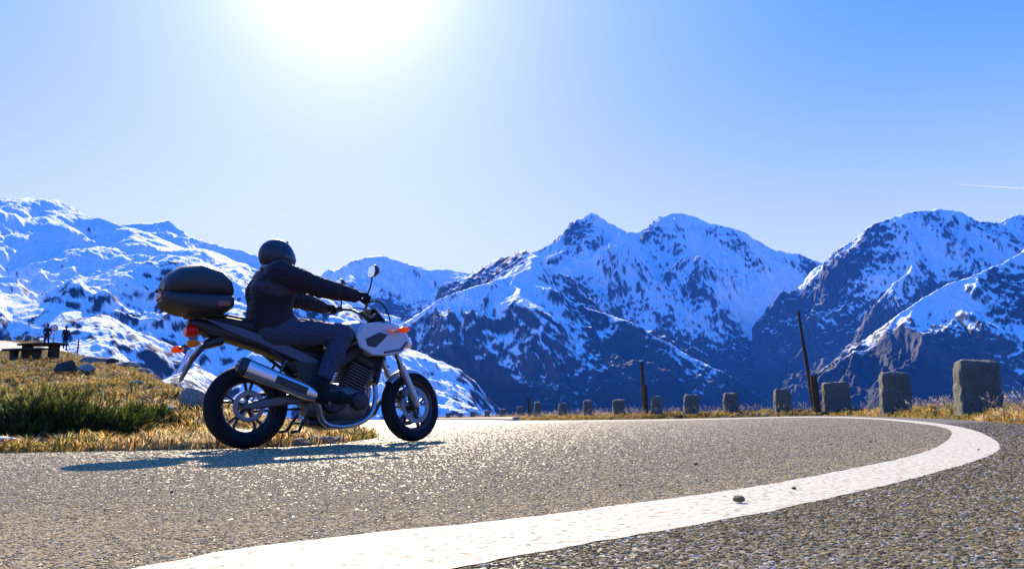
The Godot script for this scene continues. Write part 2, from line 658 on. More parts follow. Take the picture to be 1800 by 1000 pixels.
func mountains() -> void:
	var mt := mat(Color.WHITE, 0.85, 0.0, 0.25)
	mt.vertex_color_use_as_albedo = true
	var grain := ramp_tex(noise(FastNoiseLite.TYPE_SIMPLEX_SMOOTH, 0.03, 5, 71), 512, PackedFloat32Array([0.0, 0.45, 1.0]), PackedColorArray([Color(0.75, 0.75, 0.77), Color(0.97, 0.97, 0.97), Color(1, 1, 1)]))
	var rough := height_tex(noise(FastNoiseLite.TYPE_SIMPLEX_SMOOTH, 0.02, 5, 72, FastNoiseLite.FRACTAL_RIDGED), 512)
	wear(mt, grain, rough, 350.0, 0.004)

	var plans := [
	["snow_mountain", "broad sunlit snow mountain sloping down to the right behind the motorcycle",
		[[{"spurs": 420.0}, [-420, 300, 2.9], [-150, 385, 3.0], [-40, 372, 3.0], [10, 348, 3.1], [60, 350, 3.1], [97, 355, 3.05], [160, 378, 3.0], [230, 404, 2.95], [330, 434, 2.9], [420, 462, 2.85], [480, 482, 2.8], [540, 505, 2.72], [600, 536, 2.65], [660, 570, 2.6], [720, 612, 2.5], [770, 660, 2.4], [840, 730, 2.3], [900, 790, 2.2]],
		[{"spurs": 0.0, "steep": 0.9}, [-100, 480, 2.2], [60, 520, 2.1], [200, 560, 2.0], [330, 640, 1.85], [420, 720, 1.75]]],
		[-60, 900, 460, 0.9, 3.5, 420], 0.74, 7000.0, {"terrace": 0.9, "calm": 800.0, "dome": 1150.0, "streak": 5.0, "crisp": 11.0, "speck": 0.9, "reach": 420.0, "skew": 2.0, "line": 150.0, "amount": 0.30, "hold": 1.3, "rib": 330.0, "rib_amp": 45.0, "lump": 700.0, "lump_amp": 85.0, "crag_amp": 12.0, "ribrock": 0.35, "brown": 60.0}, 11],
	["snow_peak", "small pointed snow peak behind the left mountain's ridge",
		[[{"spurs": 350.0}, [90, 430, 5.2], [190, 408, 5.1], [228, 393, 5.0], [255, 390, 5.0], [283, 383, 5.0], [310, 396, 5.0], [355, 425, 5.0], [430, 443, 5.0], [480, 458, 5.0], [540, 486, 5.1], [600, 515, 5.2], [700, 560, 5.2]]],
		[120, 700, 300, 3.6, 5.6, 150], 0.75, 4000.0, {"line": 500.0, "amount": 0.55, "hold": 1.6, "relief": 0.7}, 23],
	["grey_mountain", "rounded grey mountain with thin snow above the motorcycle's front",
		[[{"spurs": 420.0}, [420, 560, 7.2], [520, 510, 7.1], [575, 480, 7.0], [612, 463, 7.0], [645, 452, 7.0], [672, 451, 7.0], [705, 459, 7.0], [755, 475, 7.0], [795, 475, 7.1], [832, 481, 7.2], [900, 470, 7.4], [960, 480, 7.5]]],
		[440, 960, 330, 4.9, 7.7, 200], 0.72, 5000.0, {"line": 800.0, "amount": 0.20, "hold": 1.6, "rib_amp": 80.0, "rib": 200.0}, 37],
	["dark_pyramid_mountain", "dark rocky pyramid mountain with sunlit snow along its left crest",
		[[{"spurs": 330.0}, [932, 452, 4.6], [960, 485, 4.4], [990, 516, 4.3], [1020, 541, 4.2], [1070, 556, 4.1], [1112, 569, 4.0], [1150, 587, 3.95], [1184, 605, 3.9], [1228, 641, 3.8], [1284, 675, 3.7], [1336, 706, 3.6], [1420, 770, 3.5]],
		[{"spurs": 0.0, "steep": 0.8}, [932, 452, 4.6], [905, 478, 4.2], [870, 497, 4.05], [800, 522, 3.9], [740, 548, 3.8], [690, 572, 3.75], [640, 610, 3.7]],
		[{"spurs": 0.0, "steep": 0.9}, [905, 478, 4.2], [925, 520, 3.9], [945, 580, 3.6], [960, 660, 3.3], [965, 760, 3.05]],
		[{"spurs": 0.0}, [932, 452, 4.6], [908, 442, 5.0], [880, 452, 5.3], [850, 470, 5.6], [820, 490, 5.9]]],
		[600, 1440, 420, 2.6, 5.9, 330], 0.98, 5000.0, {"shade_below": 120.0, "line": 260.0, "amount": 0.0, "hold": 1.9, "rib_amp": 75.0, "rib": 170.0, "lump_amp": 50.0, "reach": 700.0, "ribrock": 0.9}, 41],
	["twin_peak_mountain", "high twin snow peaks, the left one pointed, in the middle distance",
		[[{"spurs": 480.0}, [900, 470, 6.6], [932, 443, 6.7], [970, 424, 6.8], [1004, 405, 6.9], [1020, 392, 6.95], [1038, 374, 7.0], [1060, 390, 7.0], [1090, 402, 7.1], [1122, 409, 7.2], [1150, 394, 7.3], [1170, 380, 7.3], [1190, 376, 7.3], [1222, 382, 7.3], [1262, 397, 7.3], [1312, 411, 7.3], [1352, 430, 7.4], [1402, 452, 7.4], [1440, 468, 7.5], [1500, 500, 7.6]],
		[{"spurs": 400.0, "steep": 1.1}, [1038, 374, 7.0], [1070, 440, 6.6], [1110, 500, 6.2], [1150, 570, 5.8], [1220, 650, 5.4]]],
		[880, 1520, 480, 4.4, 7.9, 380], 0.95, 6000.0, {"line": 480.0, "amount": 0.28, "hold": 1.7, "rib_amp": 95.0, "rib": 220.0, "crag_amp": 34.0}, 53],
	["dark_dome_mountain", "massive dark domed mountain with snow on its left shoulder, at right",
		[[{"spurs": 420.0}, [1380, 545, 5.6], [1415, 490, 5.6], [1440, 474, 5.6], [1468, 455, 5.6], [1500, 427, 5.6], [1545, 397, 5.6], [1580, 382, 5.6], [1620, 371, 5.6], [1650, 368, 5.6], [1690, 375, 5.6], [1722, 386, 5.6], [1760, 391, 5.7], [1790, 381, 5.8], [1830, 392, 5.8], [1900, 380, 5.8], [2050, 420, 5.8]]],
		[1330, 1900, 420, 3.6, 6.0, 300], 1.0, 6000.0, {"shade_below": 260.0, "line": 520.0, "amount": -0.06, "hold": 1.7, "rib_amp": 90.0, "rib": 200.0, "crag_amp": 30.0}, 67],
	["brown_mountain", "brown sunlit mountain spur with scattered snow at the right edge",
		[[{"spurs": 300.0}, [2000, 330, 3.9], [1880, 400, 3.8], [1800, 442, 3.7], [1760, 466, 3.65], [1700, 492, 3.6], [1650, 518, 3.55], [1600, 548, 3.45], [1560, 584, 3.4], [1520, 650, 3.3], [1480, 740, 3.2]]],
		[1440, 1900, 330, 2.0, 4.0, 300], 0.82, 5000.0, {"shade_below": 330.0, "shade_to": 1500.0, "line": 360.0, "amount": 0.06, "hold": 1.5, "rib_amp": 90.0, "rib": 260.0, "brown": 450.0}, 79]
	]
	var made := []
	made.resize(plans.size())
	var build := func(k: int) -> void:
		var p: Array = plans[k]
		made[k] = mountain(p[0], p[1], p[2], p[3], p[4], p[5], p[6], p[7])
	var task := WorkerThreadPool.add_group_task(build, plans.size())
	WorkerThreadPool.wait_for_group_task_completion(task)
	for k in made:
		var m := ArrayMesh.new()
		m.add_surface_from_arrays(Mesh.PRIMITIVE_TRIANGLES, k[2])
		structure(k[0], m, mt, k[1])

# ---------------------------------------------------------------- sky
func sky_image(sun: Vector3) -> Image:
	var w := 1024
	var h := 512
	var data := PackedFloat32Array()
	data.resize(w * h * 3)
	var at := 0
	for y in h:
		var el := PI * 0.5 - PI * (y + 0.5) / h
		var ce := cos(el)
		var se := sin(el)
		for x in w:
			var a := TAU * (x + 0.5) / w
			var dir := Vector3(sin(a) * ce, se, -cos(a) * ce)
			var g := rad_to_deg(acos(clampf(dir.dot(sun), -1, 1)))
			var glow := 0.46 * exp(-pow(g / 22.0, 2.0)) + 0.05 * exp(-g / 30.0)
			var core := 0.62 * exp(-pow(g / 5.0, 2.0)) + 0.26 * exp(-pow(g / 9.5, 2.0))
			var red := 0.01 + 0.84 * lerpf(1.0, 0.4, smoothstep(40.0, 110.0, g)) * exp(-pow(maxf(rad_to_deg(el), 0.0) / 16.0, 2.0)) + glow
			data[at] = red + core * 1.12
			data[at + 1] = 0.212 + 0.80 * red + core
			data[at + 2] = 0.97 + 0.22 * red + core
			if el < 0.0:
				data[at] = 0.10; data[at + 1] = 0.11; data[at + 2] = 0.13
			at += 3
	return Image.create_from_data(w, h, false, Image.FORMAT_RGBF, data.to_byte_array())

# ---------------------------------------------------------------- ground, road, line
func resampled(pts: Array, n: int) -> Array:
	var l := PackedFloat32Array([0.0])
	for i in range(1, pts.size()):
		l.append(l[i - 1] + pts[i].distance_to(pts[i - 1]))
	var out := []
	var k := 0
	for i in n:
		var want := l[l.size() - 1] * i / (n - 1)
		while k < pts.size() - 2 and l[k + 1] < want:
			k += 1
		out.append(pts[k].lerp(pts[k + 1], clampf((want - l[k]) / maxf(l[k + 1] - l[k], 1e-6), 0, 1)))
	return out

func smooth_line(pts: Array, rounds := 2) -> Array:
	for r in rounds:
		var o := [pts[0]]
		for i in pts.size() - 1:
			o.append(pts[i].lerp(pts[i + 1], 0.25))
			o.append(pts[i].lerp(pts[i + 1], 0.75))
		o.append(pts[pts.size() - 1])
		pts = o
	return pts

func strip(left: Array, right: Array, n: int, lift: float, ragged: float, sd: int) -> ArrayMesh:
	var b := Bag.new()
	var jag := noise(FastNoiseLite.TYPE_SIMPLEX, 9.0, 4, sd)
	var l := resampled(left, n)
	var r := resampled(right, n)
	var rows := []
	for i in n:
		var across: Vector3 = (r[i] - l[i]).normalized()
		var a: Vector3 = l[i] + across * jag.get_noise_2d(i * 0.02, 3.0) * ragged
		var c: Vector3 = r[i] + across * jag.get_noise_2d(i * 0.02, 50.0) * ragged
		var row := PackedVector3Array()
		for t in 5:
			var p := a.lerp(c, t / 4.0)
			row.append(p + Vector3.UP * lift)
		rows.append(row)
	b.grid(rows, false, false, false, Vector3.UP)
	return b.mesh()

var line_outer := PackedVector2Array()
var line_inner := PackedVector2Array()

func roads() -> void:
	var inner := [[-60, -7.6], [-12, -7.1], [-4.3, -6.6], [-2.4, -6.25], [-1.75, -6.4], [-1.45, -7.1], [-1.42, -8.6], [-1.72, -10.3], [-2.5, -12.2], [-4.0, -15.2], [-5.4, -18], [-10, -28], [-15.5, -38], [-21, -46], [-29, -60], [-42, -80], [-60, -110]]
	var outer := [[-70, -185], [-22, -130], [-11, -92], [-7.5, -74], [-3, -53], [-0.4, -38], [0.3, -31], [1.1, -28.5], [1.9, -26.3], [3, -24.3], [4.2, -23], [5.5, -22.1], [6.9, -21.6], [7.9, -20.8], [7.9, -19], [7.0, -15], [5.9, -10.7], [4.6, -7.2], [3.6, -4.2], [3.0, 0], [3, 30], [-60, 30]]
	for p in inner:
		road_edge.append(Vector2(p[0], p[1]))
	inner_count = road_edge.size()
	for p in outer:
		road_edge.append(Vector2(p[0], p[1]))
	lumps = noise(FastNoiseLite.TYPE_SIMPLEX_SMOOTH, 0.45, 3, 5)
	fine_lumps = noise(FastNoiseLite.TYPE_SIMPLEX_SMOOTH, 2.2, 2, 6)

	# the edge line, traced on the road surface
	var lin_px := [[120, 1030], [250, 999], [324, 984], [451, 963], [578, 948], [662, 939], [789, 927], [873, 918], [1000, 903], [1100, 889], [1200, 876], [1300, 862], [1400, 845], [1500, 825], [1567, 812], [1633, 795], [1662, 779], [1674, 768], [1675, 759], [1661, 752], [1633, 747], [1567, 739.5], [1533, 737], [1470, 734.6], [1400, 734], [1300, 736.4], [1200, 739.2], [1100, 740.6], [1000, 741.6], [930, 742]]
	var out_px := [[640, 1040], [820, 999], [873, 988], [1000, 964], [1100, 948], [1200, 930], [1300, 912], [1392, 893], [1467, 877], [1533, 862], [1600, 845], [1667, 827], [1733, 806], [1758, 794], [1760, 783], [1750, 773], [1717, 757], [1667, 746.5], [1600, 739], [1567, 736.6], [1533, 734.6], [1470, 732.6], [1400, 732.4], [1300, 735], [1200, 738], [1100, 739.6], [1000, 740.7], [930, 741.2]]
	var l := []
	var r := []
	for p in lin_px:
		l.append(on_tarmac(p[0], p[1]))
	for p in out_px:
		r.append(on_tarmac(p[0], p[1]))
	l = smooth_line(l)
	r = smooth_line(r)
	for p: Vector3 in l:
		line_inner.append(Vector2(p.x, p.z))
	for p: Vector3 in r:
		line_outer.append(Vector2(p.x, p.z))

	var speck := noise(FastNoiseLite.TYPE_CELLULAR, 0.055, 1, 81)
	speck.cellular_return_type = FastNoiseLite.RETURN_CELL_VALUE
	var stone := noise(FastNoiseLite.TYPE_CELLULAR, 0.055, 1, 81)
	stone.cellular_return_type = FastNoiseLite.RETURN_DISTANCE
	var speck_tex := ramp_tex(speck, 512, PackedFloat32Array([0.0, 0.3, 0.6, 0.85, 1.0]), PackedColorArray([Color(0.36, 0.35, 0.33), Color(0.62, 0.60, 0.56), Color(0.74, 0.71, 0.66), Color(0.90, 0.86, 0.79), Color(1, 0.98, 0.94)]))
	var bump := height_tex(stone, 512)
	var stain := ramp_tex(noise(FastNoiseLite.TYPE_SIMPLEX_SMOOTH, 0.012, 5, 83), 512, PackedFloat32Array([0.0, 0.4, 0.6, 1.0]), PackedColorArray([Color(0.72, 0.72, 0.72), Color(0.92, 0.92, 0.91), Color(1, 1, 1), Color(1, 1, 1)]))
	var tar := mat(lin(0.215, 0.168, 0.098), 0.66, 0.0, 0.45)
	wear(tar, speck_tex, bump, -0.25, 1.9)
	tar.detail_enabled = true
	tar.detail_albedo = stain
	tar.detail_blend_mode = BaseMaterial3D.BLEND_MODE_MUL
	tar.detail_uv_layer = BaseMaterial3D.DETAIL_UV_2
	tar.uv2_triplanar = true
	tar.uv2_world_triplanar = true
	tar.uv2_scale = Vector3.ONE * 0.21
	var b := Bag.new()
	var tri := Geometry2D.triangulate_polygon(road_edge)
	for p in road_edge:
		b.put(Vector3(p.x, tarmac(p.x, p.y), p.y), Vector3(-0.024, 1, 0.004).normalized())
	for i in range(0, tri.size(), 3):
		b.tri(tri[i], tri[i + 1], tri[i + 2])
	structure("road", b.mesh(), tar, "grey asphalt road sweeping through a hairpin bend")

	# the darker, coarser shoulder outside the line
	var dark := tar.duplicate()
	dark.albedo_color = lin(0.10, 0.09, 0.075)
	b = Bag.new()
	var rim := []
	for i in range(inner_count + 12, road_edge.size() - 2):
		var p := road_edge[i]
		rim.append(Vector3(p.x, tarmac(p.x, p.y), p.y))
	rim.append(Vector3(3.0, tarmac(3.0, 0.4), 0.4))
	rim.reverse()
	var lane := []
	for p: Vector3 in r:
		if p.z > -20.0:
			lane.append(p)
	var ls := resampled(lane, 80)
	var rs := resampled(smooth_line(rim), 80)
	var rows := []
	for i in 80:
		rows.append(PackedVector3Array([ls[i] + Vector3.UP * 0.002, rs[i] + Vector3.UP * 0.002]))
	b.grid(rows, false, false, false, Vector3.UP)
	structure("road_shoulder", b.mesh(), dark, "dark coarse asphalt shoulder outside the white line")

	var paint := mat(Color(0.68, 0.665, 0.60), 0.75, 0.0, 0.25)
	var worn := noise(FastNoiseLite.TYPE_SIMPLEX_SMOOTH, 0.02, 5, 91)
	var worn_tex := ramp_tex(worn, 1024, PackedFloat32Array([0.0, 0.2, 0.27, 0.38, 0.6, 1.0]), PackedColorArray([Color(0.38, 0.36, 0.32), Color(0.55, 0.52, 0.48), Color(0.86, 0.83, 0.79), Color(0.96, 0.95, 0.93), Color(1, 1, 1), Color(0.93, 0.92, 0.90)]))
	wear(paint, worn_tex, bump, -0.25, 1.6)
	structure("road_marking", strip(l, r, 900, 0.0035, 0.016, 92), paint, "broad worn white edge line curving round the bend")
	# the thin line round the inner tip of the bend
	var tip := []
	var tip2 := []
	for p in [[-1.5, -6.2], [-1.2, -6.8], [-1.05, -8.0], [-1.15, -9.5], [-1.5, -11.0], [-2.4, -13.2], [-4.2, -16.5], [-8, -22.5]]:
		tip.append(Vector3(p[0], tarmac(p[0], p[1]), p[1]))
		tip2.append(Vector3(p[0] + 0.13, tarmac(p[0] + 0.13, p[1]), p[1] - 0.05))
	structure("road_marking", strip(smooth_line(tip), smooth_line(tip2), 160, 0.004, 0.01, 93), paint, "thin white edge line round the grassy tip of the bend")

	# one sheet of ground: hill inside the bend, verge and slope outside it
	var az := []
	var a := -180.0
	while a < 180.0:
		az.append(deg_to_rad(a))
		a += 0.22 if a > -40.0 and a < 36.0 else 4.0
	var ring := []
	var d := 0.6
	while d < 420.0:
		ring.append(d)
		d *= 1.021 if d > 5.5 else 1.25
	b = Bag.new()
	rows = []
	for q: float in ring:
		var row := PackedVector3Array()
		for w: float in az:
			var x := sin(w) * q
			var z := -cos(w) * q
			row.append(Vector3(x, ground(x, z), z))
		rows.append(row)
	var nc := az.size()
	var tan_n := noise(FastNoiseLite.TYPE_SIMPLEX_SMOOTH, 0.7, 4, 95)
	b.grid(rows, true, false, false, Vector3.UP)
	for i in b.v.size():
		var p := b.v[i]
		var k := clampf(0.5 + tan_n.get_noise_2d(p.x, p.z) * 1.1, 0, 1)
		b.c[i] = Color(0.07, 0.045, 0.018).lerp(Color(0.16, 0.115, 0.045), k)
	var soil := mat(Color.WHITE, 0.95, 0.0, 0.2)
	soil.vertex_color_use_as_albedo = true
	wear(soil, ramp_tex(noise(FastNoiseLite.TYPE_SIMPLEX_SMOOTH, 0.05, 4, 96), 512, PackedFloat32Array([0.2, 0.8]), PackedColorArray([Color(0.55, 0.55, 0.5), Color(1, 1, 1)])), height_tex(noise(FastNoiseLite.TYPE_SIMPLEX_SMOOTH, 0.04, 4, 97), 512), 6.0, 0.8)
	structure("ground", b.mesh(), soil, "dry grassy hillside inside the bend and verge outside it")

	# paved upper road on the hill
	var pale := mat(lin(0.36, 0.34, 0.31), 0.6)
	wear(pale, speck_tex, null, 0.0, 0.6)
	rows = []
	for i in 40:
		var row := PackedVector3Array()
		var t := i / 39.0
		for j in 50:
			var px := lerpf(-700.0, 143.0, j / 49.0)
			var hi := lerpf(85.5, 49.7, clampf(px / 140.0, 0, 1))
			var z := -lerpf(45.4, hi, t)
			var x := (px - 900.0) / F * -z
			row.append(Vector3(x, ground(x, z) + 0.05, z))
		rows.append(row)
	b = Bag.new()
	b.grid(rows, false, false, false, Vector3.UP)
	structure("upper_road", b.mesh(), pale, "upper stretch of road beyond the picnic table")

	var floor_mesh := Bag.new()
	var disc := []
	for q in [300.0, 4000.0, 9000.0]:
		var row := PackedVector3Array()
		for i in 48:
			row.append(Vector3(sin(TAU * i / 48) * q, -650.0, cos(TAU * i / 48) * q))
		disc.append(row)
	floor_mesh.grid(disc, true, false, false, Vector3.UP)
	var green := mat(lin(0.05, 0.055, 0.03), 0.95)
	structure("valley_floor", floor_mesh.mesh(), green, "valley floor far below the road")

	# kerb along the far outer edge
	b = Bag.new()
	var far_edge := []
	for p in [[0.15, -31.5], [-0.5, -38], [-3.1, -53], [-7.6, -74], [-10.6, -89]]:
		far_edge.append(Vector3(p[0], tarmac(p[0], p[1]), p[1]))
	var pts := resampled(smooth_line(far_edge), 60)
	rows = []
	for p: Vector3 in pts:
		rows.append(PackedVector3Array([p + Vector3(-0.14, -0.05, 0), p + Vector3(-0.12, 0.13, 0), p + Vector3(0.12, 0.14, 0), p + Vector3(0.14, -0.05, 0)]))
	b.grid(rows, true)
	structure("kerb", b.mesh(), mat(lin(0.30, 0.28, 0.25), 0.85), "low concrete kerb below the far guard stones")

func beside_line(x: float, z: float) -> float:
	# -1 inside the bend, 0 on the line, 1 outside it; only near the camera
	var p := Vector2(x, z)
	var poly := PackedVector2Array(line_inner)
	var s := Geometry2D.is_point_in_polygon(p, line_zone)
	if s:
		return 0.0
	return 1.0 if Geometry2D.is_point_in_polygon(p, shoulder_zone) else -1.0

var line_zone := PackedVector2Array()
var shoulder_zone := PackedVector2Array()

func asphalt_grain() -> void:
	var near_in := PackedVector2Array()
	var near_out := PackedVector2Array()
	for p in line_inner:
		if p.y > -9.0:
			near_in.append(p)
	for p in line_outer:
		if p.y > -9.0:
			near_out.append(p)
	line_zone = near_in.duplicate()
	var back := near_out.duplicate()
	back.reverse()
	line_zone.append_array(back)
	shoulder_zone = near_out.duplicate()
	shoulder_zone.append(Vector2(12, -9))
	shoulder_zone.append(Vector2(12, 2))
	var stones := []
	for k in 3:
		stones.append(pebble_mesh(k, 0.6))
	var places := [[], [], []]
	var tints := [PackedColorArray(), PackedColorArray(), PackedColorArray()]
	# densest near the camera, thinning out smoothly with distance
	var n0 := pow(1.6, -0.4)
	var n1 := pow(20.0, -0.4)
	for band in 1:
		for i in 380000:
			var d := sqrt(lerpf(0.64, 2.56, rng.randf()))
			if i > 74000:
				d = pow(lerpf(n0, n1, rng.randf()), -2.5)
			var x := rng.randf_range(-0.95, 0.95) * d
			var z := -d
			var where := beside_line(x, z)
			var size := 0.0034 * pow(d, 0.36) * rng.randf_range(0.55, 1.4)
			var tint := Color(0.345, 0.268, 0.142) * rng.randf_range(0.45, 1.5)
			if rng.randf() < 0.08:
				tint = Color(0.40, 0.32, 0.22)
			var low := -0.10
			var flat_ := 0.36
			if where == 0.0:
				continue
			if where > 0.0:
				size *= 1.35
				flat_ = 0.6
				tint = Color(0.200, 0.158, 0.082) * rng.randf_range(0.3, 1.5)
				if rng.randf() < 0.07:
					tint = Color(0.36, 0.33, 0.28)
			tint.a = 1.0
			var bs := Basis(Vector3.UP, rng.randf() * TAU) * Basis(Vector3.RIGHT, rng.randf_range(-0.12, 0.12))
			var pick := rng.randi() % 3
			places[pick].append(Transform3D(bs.scaled(Vector3(size, size * flat_, size)), Vector3(x, tarmac(x, z) + size * low + 0.001, z)))
			tints[pick].append(tint)
	var m := mat(Color.WHITE, 1.0, 0.0, 0.0)
	m.vertex_color_use_as_albedo = true
	for k in 3:
		scatter("asphalt_grit", stones[k], m, places[k], tints[k], null, "coarse stone chips bedded in the asphalt")

func pebble_mesh(sd: int, round_ := 0.6) -> ArrayMesh:
	var r := RandomNumberGenerator.new()
	r.seed = 900 + sd
	var t := (1.0 + sqrt(5.0)) / 2.0
	var vs := [Vector3(-1, t, 0), Vector3(1, t, 0), Vector3(-1, -t, 0), Vector3(1, -t, 0), Vector3(0, -1, t), Vector3(0, 1, t), Vector3(0, -1, -t), Vector3(0, 1, -t), Vector3(t, 0, -1), Vector3(t, 0, 1), Vector3(-t, 0, -1), Vector3(-t, 0, 1)]
	var fs := [[0, 11, 5], [0, 5, 1], [0, 1, 7], [0, 7, 10], [0, 10, 11], [1, 5, 9], [5, 11, 4], [11, 10, 2], [10, 7, 6], [7, 1, 8], [3, 9, 4], [3, 4, 2], [3, 2, 6], [3, 6, 8], [3, 8, 9], [4, 9, 5], [2, 4, 11], [6, 2, 10], [8, 6, 7], [9, 8, 1]]
	var b := Bag.new()
	for i in 12:
		vs[i] = vs[i].normalized() * r.randf_range(0.7, 1.2)
	for f in fs:
		b.flat(PackedVector3Array([vs[f[0]], vs[f[1]], vs[f[2]]]), vs[f[0]] + vs[f[1]] + vs[f[2]])
	return b.mesh()

# ---------------------------------------------------------------- stones, posts, plants
func hewn_block(size: Vector3, sd: int, power := 9.0, taper := 0.06, rough := 0.014) -> ArrayMesh:
	var b := Bag.new()
	var n := noise(FastNoiseLite.TYPE_SIMPLEX_SMOOTH, 7.0, 4, sd)
	var m := 20
	for ax in 3:
		for s in [-1.0, 1.0]:
			var rows := []
			for i in m + 1:
				var row := PackedVector3Array()
				for j in m + 1:
					var p := Vector3.ZERO
					p[ax] = s
					p[(ax + 1) % 3] = (i * 2.0 / m - 1.0)
					p[(ax + 2) % 3] = (j * 2.0 / m - 1.0)
					var l := pow(pow(absf(p.x), power) + pow(absf(p.y), power) + pow(absf(p.z), power), 1.0 / power)
					p /= l
					var q := p * size * 0.5
					var k := 1.0 - taper * (p.y * 0.5 + 0.5)
					q.x *= k
					q.z *= k
					q += p.normalized() * n.get_noise_3dv(q * 1.0 + Vector3(sd, 0, 0)) * rough * 2.2
					row.append(q)
				rows.append(row)
			var mid := Vector3.ZERO
			mid[ax] = s
			b.grid(rows, false, false, false, mid)
	return b.mesh()

func ico(levels: int) -> Array:
	var t := (1.0 + sqrt(5.0)) / 2.0
	var vs := [Vector3(-1, t, 0), Vector3(1, t, 0), Vector3(-1, -t, 0), Vector3(1, -t, 0), Vector3(0, -1, t), Vector3(0, 1, t), Vector3(0, -1, -t), Vector3(0, 1, -t), Vector3(t, 0, -1), Vector3(t, 0, 1), Vector3(-t, 0, -1), Vector3(-t, 0, 1)]
	var fs := [[0, 11, 5], [0, 5, 1], [0, 1, 7], [0, 7, 10], [0, 10, 11], [1, 5, 9], [5, 11, 4], [11, 10, 2], [10, 7, 6], [7, 1, 8], [3, 9, 4], [3, 4, 2], [3, 2, 6], [3, 6, 8], [3, 8, 9], [4, 9, 5], [2, 4, 11], [6, 2, 10], [8, 6, 7], [9, 8, 1]]
	for i in vs.size():
		vs[i] = vs[i].normalized()
	for k in levels:
		var mids := {}
		var out := []
		for f in fs:
			var m := []
			for e in 3:
				var a: int = mini(f[e], f[(e + 1) % 3])
				var c: int = maxi(f[e], f[(e + 1) % 3])
				var id := a * 100000 + c
				if not mids.has(id):
					mids[id] = vs.size()
					vs.append(((vs[a] + vs[c]) * 0.5).normalized())
				m.append(mids[id])
			out.append_array([[f[0], m[0], m[2]], [f[1], m[1], m[0]], [f[2], m[2], m[1]], [m[0], m[1], m[2]]])
		fs = out
	return [vs, fs]

func boulder(size: Vector3, sd: int, cuts := 12, levels := 3) -> ArrayMesh:
	var r := RandomNumberGenerator.new()
	r.seed = 4000 + sd
	var g := ico(levels)
	var planes := []
	for k in cuts:
		planes.append([Vector3(r.randfn(), r.randfn(), r.randfn()).normalized(), r.randf_range(0.55, 0.9)])
	var n := noise(FastNoiseLite.TYPE_SIMPLEX_SMOOTH, 1.6, 3, sd)
	var b := Bag.new()
	var ps := []
	for v: Vector3 in g[0]:
		var l := 1.0
		for q in planes:
			var c: float = v.dot(q[0])
			if c > 0.05:
				l = minf(l, q[1] / c)
		ps.append(v * (l + n.get_noise_3dv(v * 1.5) * 0.10) * size * 0.5)
	for f in g[1]:
		b.flat(PackedVector3Array([ps[f[0]], ps[f[1]], ps[f[2]]]), ps[f[0]] + ps[f[1]] + ps[f[2]])
	return b.mesh()

var granite: StandardMaterial3D
var pale_rock: StandardMaterial3D
var dark_rock: StandardMaterial3D
var timber: StandardMaterial3D

func stand(px: float, depth: float) -> Vector3:
	var x := (px - 900.0) / F * depth
	return Vector3(x, ground(x, -depth), -depth)

